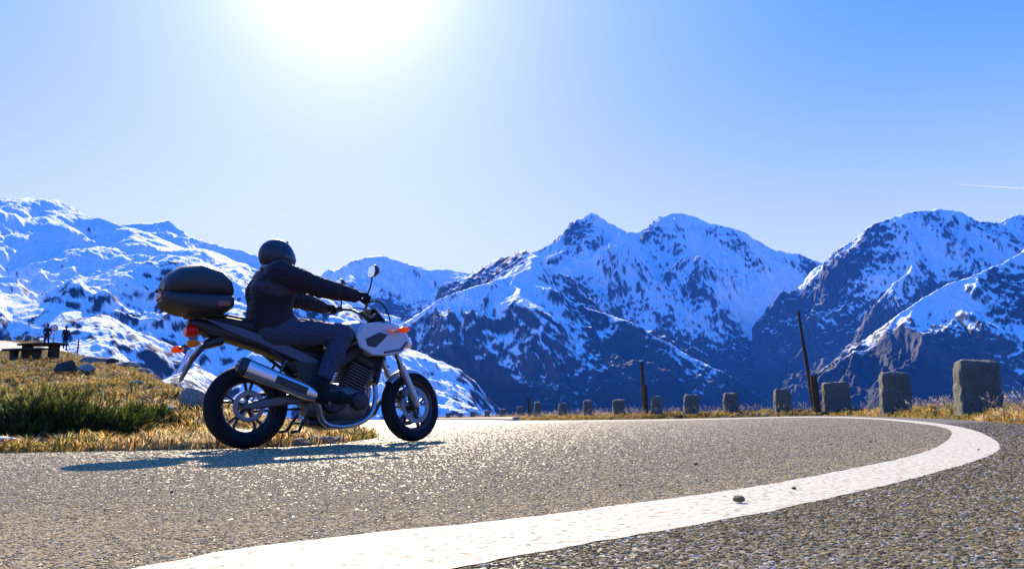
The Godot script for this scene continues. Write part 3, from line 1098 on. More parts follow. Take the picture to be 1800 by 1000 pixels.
func roadside() -> void:
	var mottle := noise(FastNoiseLite.TYPE_SIMPLEX_SMOOTH, 0.05, 5, 101)
	var mottle_tex := ramp_tex(mottle, 512, PackedFloat32Array([0.0, 0.35, 0.5, 0.65, 1.0]), PackedColorArray([Color(0.45, 0.44, 0.42), Color(0.66, 0.65, 0.62), Color(0.80, 0.79, 0.75), Color(0.93, 0.92, 0.86), Color(1, 1, 0.95)]))
	var pits := height_tex(noise(FastNoiseLite.TYPE_SIMPLEX_SMOOTH, 0.06, 5, 102, FastNoiseLite.FRACTAL_RIDGED), 512)
	granite = wear(mat(lin(0.35, 0.34, 0.30), 0.9, 0.0, 0.3), mottle_tex, pits, 3.0, 2.4, false)
	pale_rock = wear(mat(lin(0.46, 0.44, 0.41), 0.9, 0.0, 0.3), mottle_tex, pits, 2.0, 1.6, false)
	dark_rock = wear(mat(lin(0.10, 0.10, 0.10), 0.9, 0.0, 0.3), mottle_tex, pits, 2.0, 1.6, false)
	var grain := noise(FastNoiseLite.TYPE_SIMPLEX_SMOOTH, 0.02, 4, 103)
	timber = wear(mat(lin(0.13, 0.085, 0.05), 0.9, 0.0, 0.2), ramp_tex(grain, 256, PackedFloat32Array([0.0, 0.5, 1.0]), PackedColorArray([Color(0.5, 0.48, 0.46), Color(0.8, 0.78, 0.75), Color(1, 1, 1)])), height_tex(grain, 256), 1.0, 3.0, false)
	timber.uv1_scale = Vector3(9, 0.9, 9)

	# guard stones: px, depth, height, width, power, label
	var line := [
		[1712, 11.3, 0.76, 0.54, 9.0, "largest guard stone with a rounded top, nearest at the right edge"],
		[1568, 16.0, 0.80, 0.54, 18.0, "tall square guard stone, second from the right"],
		[1466, 21.2, 0.80, 0.66, 18.0, "broad square guard stone just right of the leaning pole"],
		[1371, 22.6, 0.65, 0.44, 8.0, "guard stone with a sloping top just left of the leaning pole"],
		[1281, 23.2, 0.59, 0.39, 10.0, "upright guard stone, second to the left of the leaning pole"],
		[1212, 23.6, 0.57, 0.42, 10.0, "squat square guard stone, third to the left of the leaning pole"],
		[1151, 24.6, 0.56, 0.34, 6.0, "round shouldered guard stone just right of the tall wooden post"],
		[1086, 26.2, 0.51, 0.42, 8.0, "tapered guard stone just left of the tall wooden post"],
		[1032, 27.6, 0.52, 0.31, 8.0, "slim guard stone, second to the left of the tall wooden post"],
		[988, 29.8, 0.50, 0.33, 8.0, "guard stone, third to the left of the tall wooden post"],
		[944, 32.5, 0.63, 0.26, 8.0, "narrow upright guard stone right beside the thin wooden stake"],
		[914, 40.0, 0.51, 0.34, 8.0, "guard stone just left of the thin wooden stake at the kerb's end"],
		[884, 45.0, 0.46, 0.35, 8.0, "guard stone on the far kerb, second left of the thin stake"],
		[857, 50.0, 0.42, 0.35, 8.0, "small guard stone on the far kerb, third left of the thin stake"],
		[832, 55.0, 0.47, 0.38, 8.0, "small guard stone on the far kerb, fourth left of the thin stake"],
		[811, 60.0, 0.42, 0.36, 8.0, "small guard stone on the far kerb, third from the front wheel"],
		[789, 66.0, 0.45, 0.38, 8.0, "small guard stone on the far kerb, second from the front wheel"],
		[768, 72.0, 0.42, 0.38, 8.0, "farthest small guard stone, just beside the motorcycle's front wheel"],
	]
	var k := 0
	for s in line:
		var p := stand(s[0], s[1])
		var h: float = s[2] + 0.25
		var o := part("guard_stone", hewn_block(Vector3(s[3], h, 0.40 + 0.1 * rng.randf()), 200 + k, s[4], 0.10 if k > 5 else 0.05, 0.019), granite)
		o.position = p + Vector3(0, s[2] - h * 0.5 - 0.02, 0)
		o.rotation = Vector3(rng.randf_range(-0.03, 0.03), rng.randf_range(-0.05, 0.05) - 0.55 * atan((s[0] - 900.0) / F), rng.randf_range(-0.06, 0.05))
		tag(o, s[5], "guard stone", "stone guard posts along the outer edge of the bend")
		k += 1
	for s in [[11, 87.0, 0.45, "stone guard post farthest left on the upper road's edge"], [31, 87.0, 0.5, "stone guard post, second from the left on the upper road"], [46, 86.0, 0.55, "stone guard post, third from the left on the upper road"], [60, 85.0, 0.55, "stone guard post just left of the bicycle on the upper road"], [146, 48.5, 0.55, "stone guard post at the end of the upper road, beside the thin stake"], [166, 50.0, 0.5, "stone guard post at the hill's brow, right of the upper road's end"]]:
		var o := part("guard_stone", hewn_block(Vector3(0.62, s[2] + 0.3, 0.5), 300 + k, 6.0, 0.2, 0.03), granite)
		o.position = stand(s[0], s[1]) + Vector3(0, s[2] * 0.5 - 0.15, 0)
		tag(o, s[3], "guard stone", "stone guard posts on the hill")
		k += 1

	# wooden posts
	pole("leaning_pole", stand(1427, 21.6), Vector3(-0.30, 2.72, 0.05), 0.058, 0.034, "tall thin dark pole leaning left between the guard stones", "pole")
	pole("wooden_post", stand(1428, 21.3) + Vector3(0.02, 0, 0.1), Vector3(-0.05, 0.98, 0), 0.10, 0.09, "short thick dark post at the foot of the leaning pole", "post")
	pole("wooden_post", stand(1130, 25.4), Vector3(-0.03, 1.62, 0), 0.055, 0.05, "tall straight brown wooden post between the middle guard stones", "post")
	pole("wooden_post", stand(1133, 25.1), Vector3(0.0, 0.92, 0), 0.075, 0.07, "short wooden post set against the tall brown post", "post")
	pole("wooden_stake", stand(931, 33.0), Vector3(-0.06, 0.80, 0), 0.06, 0.05, "thin pale brown stake near the end of the far kerb", "stake")
	pole("wooden_stake", stand(135, 47.5), Vector3(0.02, 1.15, 0), 0.05, 0.035, "thin dark stake at the end of the upper road on the hill", "stake")

	# rocks on the hill: px, depth, size, dark, turn, sink, label
	for s in [
		[120, 20.0, Vector3(0.58, 0.62, 0.5), true, 0.3, 0.22, "dark pointed rock on the hill beside a flat pale slab"],
		[153, 19.6, Vector3(0.62, 0.34, 0.42), false, -0.5, 0.15, "flat pale slab leaning against the dark pointed rock"],
		[172, 30.0, Vector3(1.25, 0.5, 0.9), false, 0.2, 0.25, "low pale outcrop at the brow of the hill"],
		[199, 28.0, Vector3(0.5, 0.3, 0.5), true, 0.7, 0.13, "small dark stone right beside the pale outcrop at the brow"],
		[211, 27.0, Vector3(0.55, 0.26, 0.4), false, 1.3, 0.12, "small pale stone at the brow, just right of the outcrop"],
		[228, 25.2, Vector3(0.6, 0.22, 0.35), false, 0.4, 0.1, "pale stone at the brow, middle one of the row"],
		[250, 23.2, Vector3(0.7, 0.22, 0.4), false, -0.5, 0.1, "long flat pale stone at the brow, lower end of the row"],
		[274, 20.6, Vector3(0.45, 0.12, 0.3), false, 0.2, 0.05, "thin flat slab lying in the grass at the brow"],
		[244, 15.8, Vector3(0.28, 0.10, 0.2), false, 0.1, 0.04, "small white slab alone in the middle of the grassy slope"],
		[345, 10.2, Vector3(0.36, 0.34, 0.34), false, 0.6, 0.1, "pale angular boulder just left of the rear wheel"],
		[302, 9.5, Vector3(0.26, 0.12, 0.2), false, 0.1, 0.04, "flat pale stone right of the dwarf pines"],
		[533, 6.6, Vector3(0.2, 0.10, 0.16), false, 0.2, 0.03, "grey edging stone under the motorcycle, next to the rear wheel"],
		[556, 6.8, Vector3(0.2, 0.09, 0.16), false, 0.9, 0.03, "grey edging stone under the motorcycle, second from the rear wheel"],
		[580, 7.0, Vector3(0.2, 0.09, 0.16), false, 0.5, 0.03, "grey edging stone under the motorcycle, third from the rear wheel"],
		[602, 7.3, Vector3(0.2, 0.08, 0.16), false, 1.5, 0.03, "grey edging stone under the engine, nearest the grassy tip"],
	]:
		var o := part("rock", boulder(s[2] * 1.0, k, 10), dark_rock if s[3] else pale_rock)
		o.position = stand(s[0], s[1]) + Vector3(0, s[2].y * 0.5 - s[5] * 0.6, 0)
		o.rotation.y = s[4]
		tag(o, s[6], "rock", "rocks in the dry grass")
		k += 1
	var snow := part("snow_patch", boulder(Vector3(0.32, 0.05, 0.18), 55, 6), mat(Color(0.93, 0.95, 1.0), 0.7))
	snow.position = stand(18, 7.0) + Vector3(0, 0.065, 0)
	tag(snow, "last small patch of snow in the grass below the dwarf pines", "snow patch")

	# loose stones on the road: px, py, size in px, label
	var tan_stone := wear(mat(lin(0.30, 0.22, 0.14), 0.85), mottle_tex, null, 0.0, 30.0, false)
	var o := part("pebble", boulder(Vector3(0.026, 0.019, 0.022), 61, 8), tan_stone)
	o.position = on_tarmac(1300, 887) + Vector3(0, 0.0105, 0)
	tag(o, "brown pebble lying on the white line, casting a small shadow", "pebble")
	var chip := boulder(Vector3(1.4, 0.7, 1.0), 62, 7, 2)
	var dark_chip := mat(lin(0.05, 0.045, 0.04), 0.9)
	for s in [[1397, 863, 9], [1722, 793, 5], [1618, 848, 7], [1657, 846, 6], [1090, 857, 8], [253, 838, 6], [301, 869, 8], [349, 921, 8], [411, 836, 4], [656, 836, 4], [791, 860, 5], [854, 861, 5], [863, 837, 4], [878, 806, 3], [789, 811, 3], [675, 914, 6], [1530, 744, 3], [1315, 787, 4], [1288, 796, 4], [1420, 804, 4], [1531, 779, 4], [1335, 817, 5], [1461, 783, 5], [1223, 819, 8]]:
		var p := on_tarmac(s[0], s[1])
		var size: float = s[2] / F * -p.z * 0.75
		var c := part("stone_chip", chip, dark_chip)
		c.scale = Vector3.ONE * size
		c.rotation.y = rng.randf() * TAU
		c.position = p + Vector3(0, size * 0.3 + 0.004, 0)
		var words := "small dark stone chip lying loose on the road surface"
		if s[0] == 1397:
			words = "flat dark stone chip on the white line, right of the brown pebble"
		elif s[0] == 1722:
			words = "dark stone chip on the white line where it turns back at the far right"
		elif s[0] == 253:
			words = "dark stone chip on the road just below the motorcycle's shadow, at far left"
		elif s[0] == 1090:
			words = "flat dark stone chip above the middle of the white line"
		tag(c, words, "stone chip", "loose dark chips on the road")

func pole(called: String, at: Vector3, reach: Vector3, r0: float, r1: float, label: String, category: String) -> void:
	var b := Bag.new()
	var path := []
	var radii := []
	for i in 9:
		var t := i / 8.0
		path.append(reach * t + Vector3(0, -0.25 * (1.0 - t), 0) + Vector3(sin(t * 5.0), 0, cos(t * 4.0)) * 0.006)
		radii.append(lerpf(r0, r1, t) * (1.0 + rng.randf_range(-0.06, 0.06)))
	b.tube(path, radii, 9)
	var o := part(called, b.mesh(), timber)
	o.position = at
	tag(o, label, category)

# ---------------------------------------------------------------- grass and dwarf pines
func tuft(sd: int, blades: int, height: float, spread: float, width: float) -> ArrayMesh:
	var r := RandomNumberGenerator.new()
	r.seed = 7000 + sd
	var b := Bag.new()
	for i in blades:
		var a := r.randf() * TAU
		var out := Vector3(cos(a), 0, sin(a))
		var side := Vector3(-sin(a), 0, cos(a)).rotated(Vector3.UP, r.randf_range(-0.7, 0.7))
		var root := out * r.randf() * spread * 0.45
		var h := height * r.randf_range(0.5, 1.1)
		var lean := r.randf_range(0.15, 0.9) * h
		var p1 := root + out * lean * 0.3 + Vector3(0, h * 0.6, 0)
		var p2 := root + out * lean + Vector3(0, h * r.randf_range(0.75, 1.0), 0)
		var q := (out * 0.5 + Vector3.UP * 0.8).normalized()
		var w := width * r.randf_range(0.6, 1.3)
		b.tint = Color.WHITE * r.randf_range(0.65, 1.15)
		b.tint.a = 1.0
		var k0 := b.put(root - side * w - Vector3(0, 0.02, 0), q)
		var k1 := b.put(root + side * w - Vector3(0, 0.02, 0), q)
		var k2 := b.put(p1 - side * w * 0.8, q)
		var k3 := b.put(p1 + side * w * 0.8, q)
		var k4 := b.put(p2, q)
		b.tri(k0, k1, k3)
		b.tri(k0, k3, k2)
		b.tri(k2, k3, k4)
	return b.mesh()

func seed_stalk(sd: int) -> ArrayMesh:
	var r := RandomNumberGenerator.new()
	r.seed = 7700 + sd
	var b := Bag.new()
	for i in 5:
		var a := r.randf() * TAU
		var out := Vector3(cos(a), 0, sin(a))
		var h := r.randf_range(0.25, 0.42)
		var path := []
		for j in 6:
			var t := j / 5.0
			path.append(out * (0.03 + 0.14 * t * t) + Vector3(0, h * (t - 0.12 * t * t), 0))
		b.tube(path, [0.0016, 0.0015, 0.0013, 0.0012, 0.001, 0.0008], 3, false)
		for j in 14:
			var t := r.randf_range(0.72, 1.0)
			var p := out * (0.03 + 0.14 * t * t) + Vector3(0, h * (t - 0.12 * t * t), 0)
			var d := Vector3(r.randfn(), r.randfn() + 0.8, r.randfn()).normalized() * 0.022
			var s := d.cross(Vector3.UP).normalized() * 0.0045
			var q := (Vector3.UP + out).normalized()
			b.tri(b.put(p - s, q), b.put(p + s, q), b.put(p + d, q))
	return b.mesh()

func grasses() -> void:
	var gm := mat(Color.WHITE, 0.8, 0.0, 0.25)
	gm.vertex_color_use_as_albedo = true
	gm.backlight_enabled = true
	gm.backlight = Color(0.7, 0.7, 0.7)
	var shapes := [tuft(1, 24, 0.095, 0.12, 0.0042), tuft(2, 28, 0.07, 0.16, 0.0045), tuft(3, 18, 0.15, 0.12, 0.004), tuft(4, 32, 0.05, 0.22, 0.0045)]
	var tone := noise(FastNoiseLite.TYPE_SIMPLEX_SMOOTH, 0.55, 3, 201)
	var tone2 := noise(FastNoiseLite.TYPE_SIMPLEX_SMOOTH, 0.22, 2, 202)
	var spots := [[], [], [], []]
	var tints := [PackedColorArray(), PackedColorArray(), PackedColorArray(), PackedColorArray()]
	var palette := [Color(0.56, 0.36, 0.08), Color(0.44, 0.22, 0.04), Color(0.24, 0.21, 0.04), Color(0.66, 0.50, 0.23), Color(0.17, 0.10, 0.04), Color(0.34, 0.28, 0.06)]
	for i in 26000:
		var d := 6.15 * pow(92.0 / 6.15, rng.randf())
		var px := rng.randf_range(-180.0, 720.0)
		var x := (px - 900.0) / F * d
		var z := -d
		if on_upper_road(x, z) > 0.0:
			continue
		var q := beside_road(x, z)
		if q[0] < 0.02 or not q[1] or d > 88.0:
			continue
		put_tuft(x, z, tone, tone2, palette, spots, tints, 1.0 + d * 0.006)
	for k in 4:
		scatter("dry_grass", shapes[k], gm, spots[k], tints[k], null, "golden dry grass covering the hill inside the bend")
	spots = [[], [], [], []]
	tints = [PackedColorArray(), PackedColorArray(), PackedColorArray(), PackedColorArray()]
	var stalks := [[], [], []]
	var stalk_tints := [PackedColorArray(), PackedColorArray(), PackedColorArray()]
	var first := inner_count + 2
	for i in 17000:
		var e := rng.randi_range(first, road_edge.size() - 4)
		var a := road_edge[e]
		var b := road_edge[e + 1]
		var t := rng.randf()
		var p := a.lerp(b, t)
		var dist := p.length()
		if rng.randf() > clampf(a.distance_to(b) / 4.0, 0.15, 1.0):
			continue
		var outw := (b - a).orthogonal().normalized()
		if Geometry2D.is_point_in_polygon(p + outw * 0.05, road_edge):
			outw = -outw
		var off := 0.03 + 2.3 * pow(rng.randf(), 1.3)
		p += outw * off
		put_tuft(p.x, p.y, tone, tone2, palette, spots, tints, 0.62 + dist * 0.006 + 0.12 * off)
		if rng.randf() < 0.09 and off > 0.2:
			var k := rng.randi() % 3
			var y := ground(p.x, p.y)
			stalks[k].append(Transform3D(Basis(Vector3.UP, rng.randf() * TAU).scaled(Vector3.ONE * rng.randf_range(0.35, 0.85)), Vector3(p.x, y, p.y)))
			stalk_tints[k].append(Color(0.50, 0.38, 0.30).lerp(Color(0.62, 0.55, 0.42), rng.randf()))
	for k in 4:
		scatter("verge_grass", shapes[k], gm, spots[k], tints[k], null, "short golden grass along the outer verge")
	for k in 3:
		scatter("seed_grass", seed_stalk(k), gm, stalks[k], stalk_tints[k], null, "thin feathery seed heads standing above the verge")

func put_tuft(x: float, z: float, tone: FastNoiseLite, tone2: FastNoiseLite, palette: Array, spots: Array, tints: Array, size: float) -> void:
	var v := tone.get_noise_2d(x, z) + tone2.get_noise_2d(x, z) * 0.7 + rng.randf_range(-0.35, 0.35)
	var c: Color = palette[0]
	if v < -0.55: c = palette[4]
	elif v < -0.3: c = palette[2]
	elif v < -0.12: c = palette[5]
	elif v > 0.5: c = palette[3]
	elif v > 0.22: c = palette[1]
	c = c * rng.randf_range(0.7, 1.15)
	c.a = 1.0
	var k := rng.randi() % 4
	var s := size * rng.randf_range(0.6, 1.15)
	var b := Basis(Vector3.UP, rng.randf() * TAU).scaled(Vector3(s, s * rng.randf_range(0.7, 1.1), s))
	spots[k].append(Transform3D(b, Vector3(x, ground(x, z) - 0.01, z)))
	tints[k].append(c)

func pine_shoot(sd: int) -> ArrayMesh:
	var r := RandomNumberGenerator.new()
	r.seed = 8800 + sd
	var b := Bag.new()
	b.tint = Color(0.5, 0.4, 0.25)
	b.tube([Vector3.ZERO, Vector3(0, 0.07, 0.004), Vector3(0, 0.145, 0)], [0.005, 0.004, 0.002], 4, false)
	for i in 62:
		var t := r.randf()
		var a := r.randf() * TAU
		var tilt := lerpf(0.95, 0.35, t) + r.randf_range(-0.15, 0.15)
		var d := Vector3(cos(a) * sin(tilt), cos(tilt), sin(a) * sin(tilt)) * r.randf_range(0.035, 0.055)
		var p := Vector3(0, 0.01 + t * 0.14, 0)
		var s := d.cross(Vector3(cos(a + 1.3), 0.3, sin(a + 1.3))).normalized() * 0.0022
		var q := (d.normalized() * 0.5 + Vector3(cos(a), 0.4, sin(a))).normalized()
		b.tint = Color.WHITE * r.randf_range(0.7, 1.2)
		b.tint.a = 1.0
		b.tri(b.put(p - s, q), b.put(p + s, q), b.put(p + d, q))
	return b.mesh()

func pines() -> void:
	var pm := mat(Color.WHITE, 0.6, 0.0, 0.4)
	pm.vertex_color_use_as_albedo = true
	pm.backlight_enabled = true
	pm.backlight = Color(0.4, 0.4, 0.4)
	var bark := mat(lin(0.07, 0.05, 0.035), 0.9)
	var shoot := pine_shoot(1)
	for s in [
		[-30, 7.9, 0.50, 0.62, "dark green dwarf pine cut off by the left edge"],
		[38, 7.75, 0.52, 0.50, "tallest dwarf pine, second from the left edge"],
		[102, 7.9, 0.55, 0.50, "bushy dwarf pine below the dark pointed rock"],
		[160, 8.05, 0.48, 0.48, "dwarf pine in the middle of the clump"],
		[208, 8.1, 0.36, 0.42, "lower dwarf pine near the right end of the clump"],
		[255, 8.9, 0.26, 0.42, "lowest dwarf pine, right end of the clump near the flat pale stone"],
	]:
		var o := thing("dwarf_pine", s[4], "shrub", stand(s[0], s[1]), 0.0, "dwarf pines on the hillside")
		var high: float = s[2]
		var wide: float = s[3]
		for k in 7:
			var a := TAU * k / 7.0 + rng.randf()
			var b := Bag.new()
			var out := Vector3(cos(a), 0, sin(a)) * wide * rng.randf_range(0.4, 0.85)
			b.tube([Vector3(0, -0.05, 0), out * 0.4 + Vector3(0, high * 0.2, 0), out * 0.7 + Vector3(0, high * 0.35, 0), out * 0.85 + Vector3(0, high * 0.5, 0)], [0.018, 0.014, 0.01, 0.005], 6)
			part("branch", b.mesh(), bark, o)
		var spots := []
		var tints := PackedColorArray()
		for k in 1900:
			var a := rng.randf() * TAU
			var t := sqrt(rng.randf())
			var y := pow(rng.randf(), 0.7)
			var lobe := 0.82 + 0.16 * sin(a * 3.0 + s[0]) + 0.14 * sin(a * 5.0 + t * 9.0 + s[0] * 2.0)
			var top: float = high * sqrt(maxf(0.0, 1.0 - pow(t * 0.95, 2.2))) * lobe
			var p := Vector3(cos(a) * t * wide * lobe, top * y - 0.08, sin(a) * t * wide * lobe * 0.8)
			var lean := Vector3(cos(a) * t * 0.9 + rng.randfn() * 0.35, 1.0, sin(a) * t * 0.9 + rng.randfn() * 0.35).normalized()
			var b := Basis(Quaternion(Vector3.UP, lean)) * Basis(Vector3.UP, rng.randf() * TAU)
			spots.append(Transform3D(b.scaled(Vector3.ONE * rng.randf_range(0.38, 0.66)), p))
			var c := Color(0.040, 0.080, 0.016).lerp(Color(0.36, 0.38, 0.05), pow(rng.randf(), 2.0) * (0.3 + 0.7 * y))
			tints.append(c)
		scatter("foliage", shoot, pm, spots, tints, o)

# ---------------------------------------------------------------- bodies
# bones: [from, to, radius from, radius to, blend, colour, (optional) flattening z]
func body(bones: Array, cell: float, b: Bag, wrinkle := 0.0) -> void:
	var lo := Vector3.ONE * 1e9
	var hi := -lo
	for q in bones:
		var r: float = maxf(q[2], q[3]) + cell * 3.0
		for e in 2:
			lo = lo.min(q[e] - Vector3.ONE * r)
			hi = hi.max(q[e] + Vector3.ONE * r)
	var nx := int((hi.x - lo.x) / cell) + 2
	var ny := int((hi.y - lo.y) / cell) + 2
	var nz := int((hi.z - lo.z) / cell) + 2
	var f := PackedFloat32Array()
	f.resize(nx * ny * nz)
	f.fill(1.0)
	var own := PackedFloat32Array()
	own.resize(f.size())
	own.fill(1.0)
	var who := PackedInt32Array()
	who.resize(f.size())
	for n in bones.size():
		var q: Array = bones[n]
		var a: Vector3 = q[0]
		var e: Vector3 = q[1] - a
		var l2 := maxf(e.length_squared(), 1e-8)
		var k: float = q[4]
		var r: float = maxf(q[2], q[3]) + k + cell * 2.0
		var p0 := ((a.min(q[1]) - Vector3.ONE * r - lo) / cell).floor()
		var p1 := ((a.max(q[1]) + Vector3.ONE * r - lo) / cell).ceil()
		for x in range(maxi(int(p0.x), 0), mini(int(p1.x), nx - 1) + 1):
			for y in range(maxi(int(p0.y), 0), mini(int(p1.y), ny - 1) + 1):
				for z in range(maxi(int(p0.z), 0), mini(int(p1.z), nz - 1) + 1):
					var p := lo + Vector3(x, y, z) * cell - a
					var t := clampf(p.dot(e) / l2, 0.0, 1.0)
					var d := (p - e * t).length() - lerpf(q[2], q[3], t)
					var id := (x * ny + y) * nz + z
					if d < own[id]:
						own[id] = d
						who[id] = n
					var h := maxf(k - absf(f[id] - d), 0.0) / k
					f[id] = minf(f[id], d) - h * h * k * 0.25
	if wrinkle > 0.0:
		var fold := noise(FastNoiseLite.TYPE_SIMPLEX_SMOOTH, 11.0, 3, 333, FastNoiseLite.FRACTAL_RIDGED)
		for id in f.size():
			if absf(f[id]) < 0.05:
				var p := lo + Vector3(id / (ny * nz), (id / nz) % ny, id % nz) * cell
				f[id] -= fold.get_noise_3d(p.x + p.y * 0.4, p.y * 1.7, p.z) * wrinkle
	var at := {}
	var sx := ny * nz
	var sy := nz
	for x in nx - 1:
		for y in ny - 1:
			for z in nz - 1:
				var id := x * sx + y * sy + z
				if absf(f[id]) > cell * 2.5:
					continue
				var cs := [f[id], f[id + sx], f[id + sy], f[id + sx + sy], f[id + 1], f[id + sx + 1], f[id + sy + 1], f[id + sx + sy + 1]]
				var inside := 0
				for c in cs:
					if c < 0.0:
						inside += 1
				if inside == 0 or inside == 8:
					continue
				var s := Vector3.ZERO
				var m := 0
				for u in [[0, 1], [2, 3], [4, 5], [6, 7], [0, 2], [1, 3], [4, 6], [5, 7], [0, 4], [1, 5], [2, 6], [3, 7]]:
					var v0: float = cs[u[0]]
					var v1: float = cs[u[1]]
					if (v0 < 0.0) != (v1 < 0.0):
						var c0 := Vector3(u[0] & 1, (u[0] >> 1) & 1, u[0] >> 2)
						var c1 := Vector3(u[1] & 1, (u[1] >> 1) & 1, u[1] >> 2)
						s += c0.lerp(c1, v0 / (v0 - v1))
						m += 1
				s /= m
				var g := Vector3(cs[1] + cs[3] + cs[5] + cs[7] - cs[0] - cs[2] - cs[4] - cs[6], cs[2] + cs[3] + cs[6] + cs[7] - cs[0] - cs[1] - cs[4] - cs[5], cs[4] + cs[5] + cs[6] + cs[7] - cs[0] - cs[1] - cs[2] - cs[3])
				b.tint = bones[who[id]][5]
				at[id] = b.put(lo + (Vector3(x, y, z) + s) * cell, g.normalized())
	for id: int in at:
		for ax in 3:
			var step: int = [sx, sy, 1][ax]
			if id + step >= f.size() or (f[id] < 0.0) == (f[id + step] < 0.0):
				continue
			var u: int = [sx, sy, 1][(ax + 1) % 3]
			var w: int = [sx, sy, 1][(ax + 2) % 3]
			if at.has(id - u) and at.has(id - w) and at.has(id - u - w):
				var k0: int = at[id]
				var k1: int = at[id - u]
				var k2: int = at[id - u - w]
				var k3: int = at[id - w]
				b.tri(k0, k1, k2)
				b.tri(k0, k2, k3)
	b.tint = Color.WHITE

func cloth_mat() -> StandardMaterial3D:
	var m := mat(Color.WHITE, 0.8, 0.0, 0.3)
	m.vertex_color_use_as_albedo = true
	m.rim_enabled = true
	m.rim = 0.15
	return wear(m, null, height_tex(noise(FastNoiseLite.TYPE_SIMPLEX_SMOOTH, 0.03, 4, 301), 256), 1.2, 2.6, false)

func head_shell(scale_: Vector3, chin: float, lo_t: float, hi_t: float, lo_a: float, hi_a: float, grow: float) -> ArrayMesh:
	var b := Bag.new()
	var rows := []
	var whole := hi_a - lo_a > 6.2
	for i in 25:
		var t := lerpf(lo_t, hi_t, i / 24.0)
		var row := PackedVector3Array()
		for j in 36:
			var a := lerpf(lo_a, hi_a, j / (36.0 if whole else 35.0))
			var d := Vector3(cos(a) * sin(t), cos(t), sin(a) * sin(t))
			var k := 1.0 + chin * clampf(d.x, 0, 1) * clampf(0.35 - d.y, 0, 1) + grow
			row.append(d * scale_ * k)
		rows.append(row)
	b.grid(rows, whole, false, false, Vector3.ZERO if whole else Vector3.RIGHT)
	return b.mesh()

func hand_bones(wrist: Vector3, grip: Vector3, axis: Vector3, up: Vector3, thumb_in: Vector3, c: Color) -> Array:
	# axis: along the bar from the thumb's side outwards; up: over the bar; fingers wrap forward and down round the bar
	var fwd := (grip - wrist)
	fwd = (fwd - axis * fwd.dot(axis)).normalized()
	var out := []
	var heel := grip + up * 0.016 - fwd * 0.050
	out.append([wrist, heel, 0.030, 0.028, 0.02, c])
	for i in 4:
		var off := axis * (-0.030 + 0.021 * i)
		var length: float = [0.95, 1.05, 1.0, 0.85][i]
		var k := grip + off + up * 0.030 + fwd * 0.004
		out.append([heel + off * 0.75, k, 0.018, 0.0125, 0.016, c])
		var j1 := grip + off + up * 0.014 * length + fwd * 0.036 * length
		var j2 := grip + off - up * 0.020 * length + fwd * 0.030 * length
		var j3 := grip + off - up * 0.031 - fwd * 0.002 * length
		out.append([k, j1, 0.0115, 0.0105, 0.004, c])
		out.append([j1, j2, 0.0105, 0.0098, 0.004, c])
		out.append([j2, j3, 0.0098, 0.0088, 0.004, c])
	var th := heel + thumb_in * 0.026
	var t1 := grip + thumb_in * 0.050 - up * 0.006 - fwd * 0.022
	var t2 := grip + thumb_in * 0.046 - up * 0.026 + fwd * 0.004
	out.append([th, t1, 0.0145, 0.0118, 0.012, c])
	out.append([t1, t2, 0.0118, 0.0095, 0.004, c])
	return out

